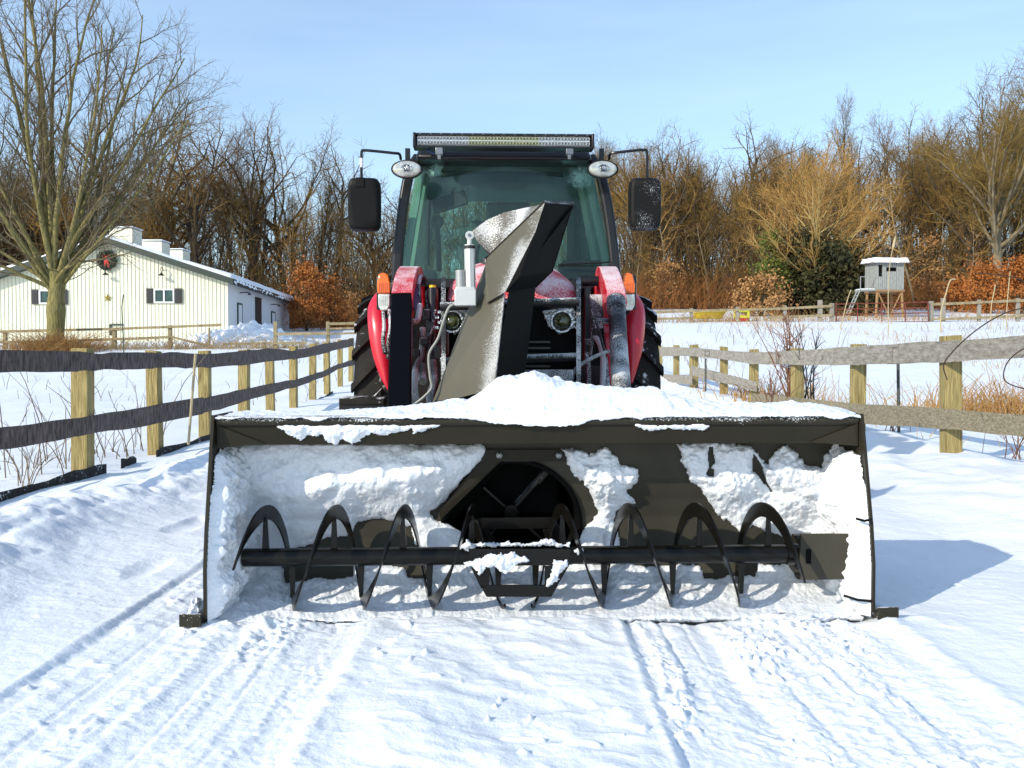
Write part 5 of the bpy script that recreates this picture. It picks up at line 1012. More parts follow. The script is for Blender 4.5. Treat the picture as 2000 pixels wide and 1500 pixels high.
def side_snow(name, label, x, s, seed, thick, poly):
    """snow clinging to the inner face of a side plate (depth, height)"""
    Dg, Zg = np.meshgrid(np.linspace(0.0, 0.47, 150), np.linspace(0.012, ZT - 0.06, 190)); P = np.array(poly); sd = poly_sd(Dg * 500, Zg * 500, [(a * 500, b * 500) for a, b in poly]) + 12 * fbm(Dg * 18, Zg * 18, 4, seed, 0.6)
    t = thick * (1 - np.exp(-np.maximum(sd, 0) / 30)) * (1 + 0.7 * fbm(Dg * 7, Zg * 5, 3, seed + 1)) + np.clip(sd / 10, 0, 1) * (0.030 * np.abs(fbm(Dg * 22, Zg * 18, 4, seed + 2)) + 0.030 * np.maximum(0, fbm(Dg * 9, Zg * 8, 3, seed + 8)) + 0.008 * fbm(Dg * 60, Zg * 60, 3, seed + 5)) + 0.002
    fe = np.interp(Zg, [0.03, 0.20, 0.33, ZT - 0.05], [0.002, 0.002, 0.022, 0.102])
    t = t * sstep(0, 0.035, Dg - fe) + 0.001
    o = grid_obj(name, np.stack([x + s * t, Dg, Zg], -1), SNOWB, None, keep=(sd > 0) & (Dg > fe), flip=(s < 0)); o.location = ORG; o.rotation_euler = (0, 0, YAW); tag(o, label, 'snow')
side_snow('packed_snow', 'snow plastered on the inner face of the left side plate of the blower', XL, 1, 43, 0.06, [(0.115, 0.60), (0.30, 0.61), (0.6, 0.62), (0.6, 0.0), (-0.02, 0.0), (-0.02, 0.20), (0.0, 0.33), (0.05, 0.45)])
side_snow('packed_snow', 'snow plastered on the inner face of the right side plate of the blower', XR, -1, 53, 0.05, [(0.10, 0.57), (0.30, 0.60), (0.6, 0.6), (0.6, 0.0), (-0.02, 0.0), (-0.02, 0.20), (0.0, 0.33)])
def corner_snow(name, label, px, py, d, w, h, dep, seed):
    """lump of snow, an uneven closed blob"""
    c = L(px, py, d); m = bmesh.new(); bmesh.ops.create_icosphere(m, subdivisions=5, radius=1.0); co = np.array([v.co[:] for v in m.verts]); k = 1 + 0.25 * fbm(co[:, 0] * 5 + seed, co[:, 2] * 5 + co[:, 1] * 4, 3, seed + 30) + 0.55 * fbm(co[:, 0] * 1.6 + seed, co[:, 2] * 1.6 + co[:, 1] * 1.3, 4, seed, 0.6)
    for v, q in zip(m.verts, co * k[:, None] * np.array([w / 2, dep / 2, h / 2])): v.co = q
    me = bpy.data.meshes.new(name); m.to_mesh(me); m.free(); me.polygons.foreach_set('use_smooth', [True] * len(me.polygons)); o = link(name, me, SNOWB); p = Vector(ORG) + Matrix.Rotation(YAW, 3, 'Z') @ c; o.location = p; o.rotation_euler = (0, 0, YAW); tag(o, label, 'snow'); return o
def stuck(label, poly, d, thick, seed, tilt=0.0):
    """ragged crust of snow clinging to a part at depth d"""
    P0 = np.array(poly, float); PX, PY = np.meshgrid(np.arange(P0[:, 0].min() - 8, P0[:, 0].max() + 8, 1.5), np.arange(P0[:, 1].min() - 8, P0[:, 1].max() + 8, 1.5)); sd = poly_sd(PX, PY, poly) + 6 * fbm(PX / 13, PY / 11, 4, seed, 0.65)
    t = thick * (1 - np.exp(-np.maximum(sd, 0) / 7)) * (1 + 0.6 * fbm(PX / 16, PY / 14, 3, seed)) + np.clip(sd / 5, 0, 1) * 0.006 * fbm(PX / 6, PY / 6, 3, seed + 2) + 0.002; x, y, z = Lp(PX, PY, d - t + tilt * (P0[:, 1].mean() - PY))
    o = grid_obj('snow_clump', np.stack([x, y, z], -1), SNOWB, None, keep=sd > 0, flip=True); m = o.modifiers.new('thick', 'SOLIDIFY'); m.thickness = 0.012; m.offset = -1; o.location = ORG; o.rotation_euler = (0, 0, YAW); tag(o, label, 'snow')
stuck('ragged snow crust lying on the front of the centre paddle below the auger shaft', [(906, 1100), (930, 1092), (960, 1080), (985, 1083), (1000, 1078), (1030, 1090), (1034, 1098), (1010, 1104), (990, 1118), (975, 1120), (966, 1108), (950, 1112), (935, 1124), (928, 1112)], 0.028, 0.022, 3)
stuck('small snow crust on the right corner of the centre paddle', [(1080, 1092), (1110, 1092), (1112, 1104), (1098, 1118), (1090, 1130), (1080, 1146), (1068, 1145), (1072, 1120), (1082, 1112)], 0.028, 0.022, 4)
stuck('tiny snow clump where the auger shaft meets the right inner flight', [(1118, 1072), (1140, 1068), (1145, 1078), (1130, 1082), (1120, 1082)], 0.165, 0.02, 5)
stuck('small snow clump on the shaft left of the fan opening', [(895, 1070), (912, 1052), (926, 1058), (930, 1074), (912, 1078)], 0.165, 0.025, 6)
stuck('ridge of snow along the top of the auger shaft before the fan', [(924, 1066), (940, 1059), (975, 1060), (1000, 1058), (1035, 1060), (1065, 1050), (1085, 1054), (1098, 1062), (1114, 1058), (1114, 1072), (1080, 1068), (1000, 1068), (930, 1070)], 0.175, 0.02, 7)
corner_snow('snow_clump', 'block of snow spilled at the left end of the blower floor', 545, 1222, 0.12, 0.16, 0.085, 0.16, 8)
corner_snow('snow_clump', 'loose block of snow on the ground by the left skid shoe', 362, 1248, -0.06, 0.06, 0.05, 0.06, 9)
corner_snow('snow_clump', 'low lump of snow spilled at the right of the blower floor', 1540, 1216, 0.04, 0.24, 0.06, 0.14, 10)
corner_snow('snow_clump', 'lump of snow heaped on the left skid shoe', 388, 1195, 0.08, 0.06, 0.09, 0.16, 11)
corner_snow('snow_clump', 'lump of snow on the right skid shoe', 1703, 1190, 0.08, 0.05, 0.07, 0.14, 12)
corner_snow('snow_clump', 'snow crumbs spilled under the centre of the blower', 940, 1204, 0.20, 0.26, 0.04, 0.12, 14)

def top_heap():
    sil = [(425, 812), (520, 811), (600, 809), (700, 803), (780, 797), (840, 790), (885, 784), (915, 786), (940, 770), (962, 748), (1000, 740), (1045, 731), (1075, 742), (1110, 751), (1190, 758), (1240, 763), (1290, 768), (1350, 781), (1400, 788), (1500, 791), (1560, 789), (1620, 795), (1660, 803), (1690, 812)]
    dr = 0.26; sx = np.array([L(a, b, dr).x for a, b in sil]); sz = np.array([L(a, b, dr).z for a, b in sil])
    xs = np.linspace(XL + 0.004, XR + 0.004, 420); ds = np.concatenate([np.full(9, 0.0), np.linspace(0, 1, 90)]); XX, TT = np.meshgrid(xs, ds)
    hs = np.maximum(np.interp(XX, sx, sz) - ZT, 0.004) * 1.02; rows = np.arange(len(ds))[:, None]
    D = 0.112 + TT * 0.40; bump = sstep(-0.06, 0.36, TT) * sstep(1.0, 0.55, TT)
    n1 = fbm(XX * 6, D * 6, 4, 3); n2 = fbm(XX * 20, D * 20, 4, 5, 0.6)
    H = hs * (0.10 + 0.90 * bump) * (1 + 0.14 * n1) + 0.011 * n2 * np.clip(hs / 0.05, 0.35, 1) + 0.006 * np.abs(fbm(XX * 45, D * 45, 2, 15)) + 0.03 * np.clip(hs / 0.1, 0, 1) * np.clip(fbm(XX * 9 + 2, D * 9, 3, 17), 0, 1) + 0.008
    Z = ZT - 0.008 + H
    # front edge: snow droops over the lip by an uneven amount
    k = np.clip((9 - rows) / 9.0, 0, 1); droop = -0.013 + 0.020 * np.clip(0.15 + fbm(xs * 9, xs * 0, 4, 21), 0, 1) + 0.026 * np.exp(-((xs + 0.02) / 0.20) ** 2) + 0.006 * np.abs(fbm(xs * 60, xs * 0 + 4, 3, 25))
    Z = np.where(rows < 9, (ZT + 0.004) * (1 - k) + (ZT - 0.010 - droop[None, :]) * k + 0.0, Z); D = np.where(rows < 9, 0.1125 - 0.006 * np.sin(k * math.pi) - 0.004 * k + 0.002 * n2, D)
    back = rows >= len(ds) - 2; Z = np.where(back, ZT - 0.012, Z)
    o = grid_obj('snow_heap', np.stack([XX, D, Z], -1), SNOWB, None, flip=False); o.location = ORG; o.rotation_euler = (0, 0, YAW); tag(o, 'long heap of snow lying on top of the blower, highest in front of the chute', 'snow')
top_heap()
def bar_patch(label, poly, seed):
    PX, PY = np.meshgrid(np.arange(min(p[0] for p in poly) - 8, max(p[0] for p in poly) + 8, 2.0), np.arange(min(p[1] for p in poly) - 6, max(p[1] for p in poly) + 6, 1.5)); sd = poly_sd(PX, PY, poly) + 6 * fbm(PX / 14, PY / 12, 4, seed, 0.65)
    t = 0.012 * (1 - np.exp(-np.maximum(sd, 0) / 6)) * (1 + 0.8 * fbm(PX / 12, PY / 12, 3, seed)) + 0.003; d = np.interp(PY, [832, 868], [0.128, 0.156]) - t; x, y, z = Lp(PX, PY, d)
    o = grid_obj('snow_patch', np.stack([x, y, z], -1), SNOWB, None, keep=sd > 0, flip=True); o.location = ORG; o.rotation_euler = (0, 0, YAW); tag(o, label, 'snow')
bar_patch('ragged snow patch hanging on the left part of the blower cross bar', [(535, 829), (850, 829), (800, 838), (760, 848), (715, 850), (702, 866), (688, 868), (668, 856), (655, 872), (640, 864), (625, 852), (605, 850), (588, 862), (565, 852)], 61)
bar_patch('small snow patch under the lip left of the middle of the cross bar', [(800, 828), (880, 828), (835, 840), (805, 850)], 62)
bar_patch('thin strip of snow under the lip right of the middle of the cross bar', [(1225, 828), (1395, 828), (1378, 842), (1310, 838), (1270, 841)], 63)
# ------------------------------------------------------------------ tractor
def tractor():
    root = tractor_root('tractor'); tag(root, 'red tractor with glass cab, loader arms and roof light bar behind the blower', 'tractor')
    RED = mk('red_paint', (0.55, 0.006, 0.024), 0.28, var=0.06, vs=4, coat=0.5)
    REDF = mk('red_paint_frosted', (0.55, 0.006, 0.024), 0.35, var=0.06, vs=4, frost=0.16, up=0.24, fs=140)
    REDH = mk('red_paint_lightly_frosted', (0.55, 0.006, 0.024), 0.30, var=0.06, vs=4, frost=0.06, up=0.0, fs=170, coat=0.3)
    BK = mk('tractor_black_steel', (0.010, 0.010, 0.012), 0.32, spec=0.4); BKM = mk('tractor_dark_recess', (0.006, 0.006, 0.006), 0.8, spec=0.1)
    BKF = mk('black_steel_frosted', (0.010, 0.010, 0.010), 0.5, frost=0.15, up=0.30, fs=130); BKH = mk('black_steel_heavily_frosted', (0.012, 0.012, 0.012), 0.5, frost=0.30, up=0.0, fs=150)
    HOSE = mk('rubber_hose', (0.012, 0.012, 0.012), 0.6, frost=0.10, up=0.3); HOSEG = mk('grey_frosted_hose', (0.10, 0.10, 0.09), 0.7, frost=0.30, up=0.1, fs=160)
    CHR = mk('chrome_reflector', (0.06, 0.06, 0.06), 0.14, 1.0, vs=45, col2=(0.75, 0.76, 0.77), bump=0.5, bs=60); RUB = mk('tyre_rubber', (0.016, 0.015, 0.013), 0.75, var=0.4, vs=6, spec=0.2, bump=0.2)
    PLST = mk('black_plastic', (0.005, 0.005, 0.005), 0.5, spec=0.15); PLSTF = mk('black_plastic_frosted', (0.006, 0.006, 0.006), 0.6, frost=0.16, up=0.0, fs=110, spec=0.2)
    AMB = mk('amber_lens', (0.80, 0.14, 0.0), 0.18, var=0.15, vs=30, coat=0.6); CLR = mk('clear_lens', (0.62, 0.63, 0.62), 0.12, 0.3, var=0.25, vs=40, coat=0.6)
    PALEG = mk('pale_green_cab_lining', (0.34, 0.44, 0.36), 0.7); GREYI = mk('grey_cab_trim', (0.07, 0.09, 0.085), 0.7); DARKI = mk('dark_cab_trim', (0.02, 0.022, 0.022), 0.7)
    # glass: green tint, a film of road dust and frost
    def glass(name, film, corner):
        m = bpy.data.materials.new(name); m.use_nodes = True; nt = m.node_tree; n, l = nt.nodes, nt.links; n.clear(); out = n.new('ShaderNodeOutputMaterial')
        tr = n.new('ShaderNodeBsdfTransparent'); tr.inputs[0].default_value = (0.70, 0.90, 0.86, 1); gl = n.new('ShaderNodeBsdfGlossy'); gl.inputs['Roughness'].default_value = 0.03; df = n.new('ShaderNodeBsdfDiffuse'); df.inputs[0].default_value = (0.28, 0.52, 0.46, 1)
        fr = n.new('ShaderNodeFresnel'); fr.inputs[0].default_value = 1.45; m1 = n.new('ShaderNodeMixShader'); m2 = n.new('ShaderNodeMixShader')
        tc = n.new('ShaderNodeTexCoord'); a = n.new('ShaderNodeTexNoise'); a.inputs['Scale'].default_value = 4; a.inputs['Detail'].default_value = 8; a.inputs['Roughness'].default_value = 0.75; l.new(tc.outputs['Object'], a.inputs[0])
        mp = n.new('ShaderNodeMapping'); mp.inputs['Scale'].default_value = (26, 8, 1.2); w = n.new('ShaderNodeTexNoise'); w.inputs['Scale'].default_value = 1; w.inputs['Detail'].default_value = 3; l.new(tc.outputs['Object'], mp.inputs[0]); l.new(mp.outputs[0], w.inputs[0])
        mr = n.new('ShaderNodeMapRange'); mr.inputs[1].default_value = 0.35; mr.inputs[2].default_value = 0.75; mr.inputs[3].default_value = film * 0.6; mr.inputs[4].default_value = film * 1.7; l.new(a.outputs[0], mr.inputs[0])
        mw = n.new('ShaderNodeMapRange'); mw.inputs[1].default_value = 0.5; mw.inputs[2].default_value = 0.7; mw.inputs[4].default_value = film * 0.8; l.new(w.outputs[0], mw.inputs[0])
        ad = n.new('ShaderNodeMath'); l.new(mr.outputs[0], ad.inputs[0]); l.new(mw.outputs[0], ad.inputs[1]); fac = ad.outputs[0]
        if corner:
            for cpos, rad in corner:
                vm = n.new('ShaderNodeVectorMath'); vm.operation = 'DISTANCE'; vm.inputs[1].default_value = cpos; l.new(tc.outputs['Object'], vm.inputs[0])
                f = n.new('ShaderNodeTexNoise'); f.inputs['Scale'].default_value = 35; f.inputs['Detail'].default_value = 6; f.inputs['Roughness'].default_value = 0.8; l.new(tc.outputs['Object'], f.inputs[0])
                mm = n.new('ShaderNodeMath'); mm.operation = 'MULTIPLY_ADD'; mm.inputs[1].default_value = -1 / rad; mm.inputs[2].default_value = 0.42; l.new(vm.outputs['Value'], mm.inputs[0])
                m3 = n.new('ShaderNodeMath'); l.new(mm.outputs[0], m3.inputs[0]); l.new(f.outputs[0], m3.inputs[1]); m4 = n.new('ShaderNodeMapRange'); m4.inputs[1].default_value = 0.45; m4.inputs[2].default_value = 0.85; m4.inputs[4].default_value = 0.75; l.new(m3.outputs[0], m4.inputs[0])
                mx = n.new('ShaderNodeMath'); mx.operation = 'MAXIMUM'; l.new(fac, mx.inputs[0]); l.new(m4.outputs[0], mx.inputs[1]); fac = mx.outputs[0]
        l.new(fr.outputs[0], m1.inputs[0]); l.new(tr.outputs[0], m1.inputs[1]); l.new(gl.outputs[0], m1.inputs[2]); l.new(fac, m2.inputs[0]); l.new(m1.outputs[0], m2.inputs[1]); l.new(df.outputs[0], m2.inputs[2]); l.new(m2.outputs[0], out.inputs[0]); return m
    GLF = glass('windscreen_glass', 0.03, [(tuple(L(1135, 345, 2.7)), 0.20), (tuple(L(850, 330, 2.7)), 0.13)]); GLS = glass('side_glass', 0.04, None)
    def bx(name, px0, px1, py0, py1, d0, d1, mat, bevel=0.004, parent=None):
        a, b = L(px0, py1, d0), L(px1, py0, d0); return MB().box(((a.x + b.x) / 2, (d0 + d1) / 2, (a.z + b.z) / 2), (b.x - a.x, d1 - d0, b.z - a.z)).build(name, mat, parent or root, bevel=bevel)
    cx = L(985, 640, 2.0).x                                                       # centre line
    # ---- hood: arched sheet lofted from the nose back to the windscreen
    hw = 0.335; zh = L(1000, 589, 1.36).z; secs = []
    for d, h, w in ((1.345, 0.015, 0.93), (1.36, 0.06, 0.97), (1.42, 0.14, 1.0), (1.55, 0.20, 1.01), (1.80, 0.255, 1.02), (2.2, 0.285, 1.02), (2.62, 0.30, 1.02)):
        secs.append([(cx + 0.03 + hw * w * math.copysign(abs(math.cos(a)) ** 0.8, math.cos(a)), d, zh + h * math.sin(a) ** 0.85) for a in np.linspace(0, math.pi, 33)])
    grid_obj('hood', np.array(secs), REDF, root, flip=True)
    for s in (-1, 1): MB().prism([(cx + 0.03 + s * hw, 1.40, zh + 0.005), (cx + 0.03 + s * hw * 1.02, 2.6, zh + 0.005), (cx + 0.03 + s * hw * 1.02, 2.6, zh - 0.45), (cx + 0.03 + s * hw, 1.55, zh - 0.55), (cx + 0.03 + s * hw, 1.43, zh - 0.40)], (-s * 0.012, 0, 0)).build('hood_side', RED, root, smooth=False)
    MB().box((cx + 0.03, 1.41, zh - 0.29), (2 * hw - 0.03, 0.10, 0.585)).build('grille_body', BKM, root, bevel=0.02)
    g = MB()
    for i in range(11): g.box((cx + 0.03, 1.352, zh - 0.20 - 0.030 * i), (0.36, 0.012, 0.010))
    g.build('grille_slats', BK, root, smooth=False)
    MB().box((cx + 0.03, 1.9, 0.62), (0.5, 1.1, 0.40)).build('engine_block', BKM, root, bevel=0.03)
    for px, s in ((883, -1), (1097, 1)):
        c = L(px, 628, 1.33); hl = empty('headlight'); hl.parent = root; hl.location = c
        P = [L(x, y, 1.338) - c for x, y in ([(1058, 607), (1080, 603), (1124, 600), (1127, 640), (1093, 655), (1071, 638)] if s > 0 else [(922, 607), (900, 603), (862, 600), (862, 640), (888, 655), (910, 638)])]
        MB().prism(P, (0, 0.06, 0)).build('lamp_housing', CHR, hl, bevel=0.006)
        MB().lathe([(0.047, -0.022), (0.056, -0.022), (0.060, 0.012), (0.050, 0.012), (0.030, 0.01), (0.047, -0.022)], (0, 0, 0), (0, 1, 0), 28, cap=False).build('lamp_ring', CHR, hl)
        MB().lathe([(0.001, -0.032), (0.018, -0.029), (0.033, -0.018), (0.042, 0.0), (0.042, 0.02)], (0, 0, 0), (0, 1, 0), 24).build('lamp_lens', mk('projector_lens', (0.05, 0.055, 0.012), 0.05, var=0.9, vs=30, coat=1.0), hl)
        m = MB()
        for i in range(4):
            p = L(px + s * (24 + (i % 2) * 5), 610 + 10 * i, 1.33) - c; m.box(p, (0.020, 0.03, 0.016))
        m.build('lamp_facets', CHR, hl, bevel=0.003)
    # ---- guard in front of the radiator
    for x, s in ((1130, 1), (866, -1)):
        a, b = L(x, 545, 1.45), L(x, 752, 1.25); o = MB().prism([L(x - 3, 541, 1.52), L(x - 3, 560, 1.36), L(x - 3, 752, 1.22), L(x - 3, 752, 1.42), L(x - 3, 600, 1.50)], (0.014, 0, 0)); o.build('guard_plate', BKF, root, smooth=False)
        MB().sweep([L(x, 541, 1.50), L(x, 562, 1.34), L(x, 752, 1.21)], 0.022, 0.01).build('guard_edge', BKH, root, smooth=False)
    for y in (594, 702): MB().tube([L(860, y + 5, 1.28), L(1131, y - 5, 1.28)], 0.0215, 14).build('guard_bar', BKF, root)
    bx('skid_plate', 1000, 1120, 722, 790, 1.22, 1.26, BKH)
    # ---- loader arms
    def arm(pts, w, h, mat, name='loader_arm'): return MB().sweep(smooth_path([L(*p) for p in pts], 6), w, h).build(name, mat, root, bevel=0.006)
    arm([(812, 590, 2.62), (808, 548, 2.50), (801, 540, 2.28), (794, 552, 2.02), (788, 578, 1.84), (786, 604, 1.74)], 0.115, 0.12, REDF)
    arm([(1178, 590, 2.62), (1180, 548, 2.50), (1186, 540, 2.28), (1192, 552, 2.02), (1200, 580, 1.84), (1204, 606, 1.74)], 0.105, 0.12, REDF)
    for a in ([(774, 604), (792, 604), (792, 612), (800, 612), (800, 622), (766, 622), (766, 612), (774, 612)],):
        pass
    bx('arm_bracket', 764, 776, 594, 624, 1.70, 1.80, RED); bx('arm_bracket', 795, 805, 590, 612, 1.70, 1.80, RED)
    MB().sweep([L(785, 585, 1.70), L(783, 690, 1.42), L(780, 812, 1.02)], 0.106, 0.10).build('loader_leg', mk('loader_leg_black', (0.0022, 0.0022, 0.003), 0.5, spec=0.06), root, bevel=0.006)
    MB().tube([L(1204, 588, 1.72), L(1209, 690, 1.40), L(1216, 790, 1.06)], 0.046, 16).build('loader_leg', BKH, root)
    MB().tube([L(1203, 586, 1.72), L(1204, 606, 1.66)], 0.052, 16).build('cylinder_head', BKH, root)
    MB().prism([L(1180, 592, 1.80), L(1197, 600, 1.78), L(1200, 760, 1.50), L(1196, 790, 1.45), L(1190, 740, 1.55), L(1182, 650, 1.7)], (0, 0.05, 0)).build('loader_inner_plate', RED, root, smooth=False)
    bx('arm_bracket', 1182, 1192, 590, 622, 1.70, 1.78, RED)
    MB().tube([L(1165, 627, 1.66), L(1193, 627, 1.66)], 0.016, 8).build('hose_fitting', BKH, root)
    MB().prism([L(1153, 575, 2.0), L(1176, 575, 2.0), L(1178, 640, 1.9), L(1154, 650, 1.9)], (0, 0.02, 0)).build('loader_post', BKH, root, smooth=False)
    MB().prism([L(1144, 560, 2.2), L(1154, 560, 2.2), L(1156, 790, 1.9), L(1140, 790, 1.9)], (0, 0.08, 0)).build('loader_post', BK, root, smooth=False)
    MB().prism([L(832, 565, 2.2), L(846, 565, 2.2), L(850, 790, 1.9), L(832, 790, 1.9)], (0, 0.08, 0)).build('loader_post', BK, root, smooth=False)
    for px in (1152, 815): MB().lathe([(0.03, -0.05), (0.03, 0.05)], L(px, 549, 2.25), (1, 0, 0), 14).build('pivot_pin', BK, root)
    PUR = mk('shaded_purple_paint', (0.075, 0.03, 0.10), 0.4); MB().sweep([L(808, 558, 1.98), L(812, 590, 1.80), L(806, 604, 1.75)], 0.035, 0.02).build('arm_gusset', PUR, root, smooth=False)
    # ---- lines and hoses between arm and hood
    ST = mk('steel_line', (0.13, 0.13, 0.14), 0.4, 0.6)
    hs = [([(802, 612, 1.62), (803, 680, 1.42), (797, 740, 1.25), (795, 795, 1.1)], 0.008, ST), ([(820, 596, 1.75), (818, 612, 1.70), (814, 627, 1.66), (804, 628, 1.62)], 0.016, HOSEG), ([(826, 640, 1.75), (824, 690, 1.70), (812, 720, 1.55), (810, 760, 1.35), (812, 778, 1.3), (800, 782, 1.2)], 0.017, HOSEG),
          ([(846, 706, 1.6), (848, 740, 1.5), (840, 775, 1.4), (842, 795, 1.35)], 0.019, HOSEG), ([(832, 570, 1.9), (838, 640, 1.8), (830, 690, 1.75), (822, 730, 1.6)], 0.008, HOSE), ([(852, 580, 1.9), (846, 640, 1.75), (838, 668, 1.7), (850, 720, 1.6)], 0.010, HOSE),
          ([(830, 545, 2.2), (822, 540, 2.1), (818, 560, 2.0), (822, 620, 1.85)], 0.012, HOSE), ([(825, 715, 1.6), (826, 745, 1.5)], 0.024, HOSEG), ([(748, 610, 2.1), (750, 640, 2.0), (748, 668, 1.95), (752, 690, 1.9)], 0.011, HOSE), ([(760, 606, 2.1), (763, 640, 2.0), (758, 668, 1.95), (758, 700, 1.9)], 0.011, HOSE),
          ([(1188, 686, 1.6), (1165, 695, 1.5), (1135, 712, 1.4), (1120, 730, 1.3), (1112, 765, 1.2)], 0.010, HOSEG), ([(1165, 630, 1.66), (1172, 655, 1.62), (1180, 682, 1.6), (1188, 686, 1.58)], 0.007, HOSE), ([(1158, 655, 1.75), (1170, 668, 1.7), (1178, 700, 1.62), (1177, 760, 1.5), (1178, 790, 1.4)], 0.016, HOSEG), ([(1184, 700, 1.62), (1187, 740, 1.55), (1186, 790, 1.4)], 0.013, HOSE), ([(1130, 745, 1.3), (1118, 755, 1.2), (1095, 765, 1.1)], 0.012, HOSEG), ([(1145, 690, 1.7), (1150, 730, 1.6), (1146, 790, 1.45)], 0.013, HOSE), ([(1156, 600, 1.8), (1158, 640, 1.75), (1152, 700, 1.7)], 0.010, HOSE)]
    for p, r, mt in hs: MB().tube(smooth_path([L(*q) for q in p], 6), r, 8).build('hose' if mt is not ST else 'steel_line', mt, root)
    MB().tube([L(845, 562, 1.9), L(845, 557, 1.9)], 0.019, 14).build('filler_cap', mk('yellow_cap', (0.65, 0.48, 0.02), 0.5), root)
    MB().tube([L(845, 566, 1.9), L(846, 690, 1.75)], 0.030, 12).build('filter_can', BK, root)
    for k, (px, py, w, h, d) in enumerate(((812, 655, 9, 10, 1.7), (830, 668, 10, 8, 1.68), (842, 640, 9, 12, 1.75), (815, 690, 8, 8, 1.62), (856, 690, 8, 16, 1.6), (835, 616, 8, 12, 1.8), (1170, 650, 10, 9, 1.72), (1150, 670, 8, 8, 1.72))):
        bx('valve_block', px - w, px + w * 0.6, py - h, py + h * .7, d, d + 0.05, BKF if k % 2 else BK)
    for s, px in ((-1, 835), (1, 1160)):
        MB().lathe([(0.16, -0.09), (0.36, -0.12), (0.44, -0.09), (0.45, 0.0), (0.44, 0.09), (0.36, 0.12), (0.16, 0.09)], (cx + s * 0.50, 2.0, 0.44), (1, 0, 0), 40).build('front_wheel', RUB, root)
    MB().box((cx, 2.0, 0.42), (1.2, 0.16, 0.16)).build('front_axle', BKM, root, bevel=0.02)
    # ---- rear wheels: lugged tyres
    TF = mk('tyre_rubber_snowy', (0.016, 0.015, 0.013), 0.75, var=0.4, vs=6, spec=0.2, frost=0.0, up=0.32, fs=14)
    def rear(px_out, s):
        d0 = 3.62; w = 0.40; R = 0.70; xo = L(px_out, 720, 3.1).x; c = (xo - s * w / 2, d0, 0.70); wh = empty('rear_wheel'); wh.parent = root; wh.location = c
        ty = MB().lathe([(0.36, -w / 2 + 0.03), (0.55, -w / 2), (R - 0.08, -w / 2 + 0.01), (R - 0.045, -w / 2 + 0.05), (R - 0.03, 0), (R - 0.045, w / 2 - 0.05), (R - 0.08, w / 2 - 0.01), (0.55, w / 2), (0.36, w / 2 - 0.03)], (0, 0, 0), (1, 0, 0), 60)
        for i in range(18):
            for sd_ in (-1, 1):
                a0 = 2 * math.pi * (i + (0.5 if sd_ > 0 else 0)) / 18; pts = []
                for t in np.linspace(0, 1, 5):
                    a = a0 + 0.30 * t; x = sd_ * (0.0 + (w / 2 + 0.003) * t); r = R - 0.015 - 0.035 * t ** 3; pts.append(((x, math.cos(a) * r, math.sin(a) * r), a))
                vs = []
                for (p, a) in pts:
                    er = Vector((0, math.cos(a), math.sin(a))); et = Vector((0, -math.sin(a), math.cos(a))); p = Vector(p)
                    vs += [p - et * 0.036 - er * 0.03, p - et * 0.024 + er * 0.022, p + et * 0.024 + er * 0.022, p + et * 0.036 - er * 0.03]
                ty.add(vs, [(k * 4 + j, k * 4 + (j + 1) % 4, k * 4 + 4 + (j + 1) % 4, k * 4 + 4 + j) for k in range(4) for j in range(4)] + [(3, 2, 1, 0), (16, 17, 18, 19)])
        ty.build('tyre', TF, wh, ang=40)
        MB().lathe([(0.05, 0.0), (0.30, 0.0), (0.37, s * 0.12), (0.37, -s * 0.12), (0.05, -s * 0.05)], (0, 0, 0), (1, 0, 0), 32).build('rim', RED, wh)
    rear(692, -1); rear(1288, 1)
    MB().box((cx, 3.62, 0.72), (1.2, 0.4, 0.4)).build('rear_axle', BKM, root, bevel=0.03); MB().box((cx, 2.9, 0.62), (0.7, 1.2, 0.5)).build('chassis', BKM, root, bevel=0.03)
    bx('belly_panel', 770, 1215, 546, 800, 2.75, 2.80, BKM)
    # ---- fenders: crescent shells standing in front of the rear tyres
    def fender(out, inn, mat):
        do, di = [], []
        n = 18; po = smooth_path([L(x, y, d) for x, y, d in out], 5); pi_ = smooth_path([L(x, y, d) for x, y, d in inn], 5); k = len(po)
        P = []
        for a, b in zip(po, pi_): P.append([a + Vector((0, 0.60, 0.0)), a + Vector((0, 0.03, 0)), a, a.lerp(b, 0.25) + Vector((0, -0.03, 0)), a.lerp(b, 0.6) + Vector((0, -0.035, 0)), b, b + Vector((0, 0.5, 0))])
        o = grid_obj('fender', np.array(P), mat, root); m = o.modifiers.new('thick', 'SOLIDIFY'); m.thickness = 0.008; m.offset = 1; return o
    fender([(748, 560, 3.05), (732, 575, 3.0), (719, 600, 2.95), (719, 640, 2.9), (727, 690, 2.87), (742, 735, 2.85), (757, 762, 2.84)], [(764, 556, 3.0), (766, 576, 3.0), (768, 610, 2.95), (768, 640, 2.9), (766, 690, 2.87), (766, 735, 2.85), (763, 764, 2.84)], REDH)
    fender([(1226, 560, 3.05), (1242, 575, 3.0), (1255, 597, 2.95), (1258, 630, 2.9), (1253, 680, 2.87), (1243, 718, 2.85), (1233, 748, 2.84)], [(1210, 556, 3.0), (1210, 576, 3.0), (1212, 610, 2.95), (1214, 640, 2.9), (1218, 690, 2.87), (1222, 725, 2.85), (1228, 748, 2.84)], REDH)
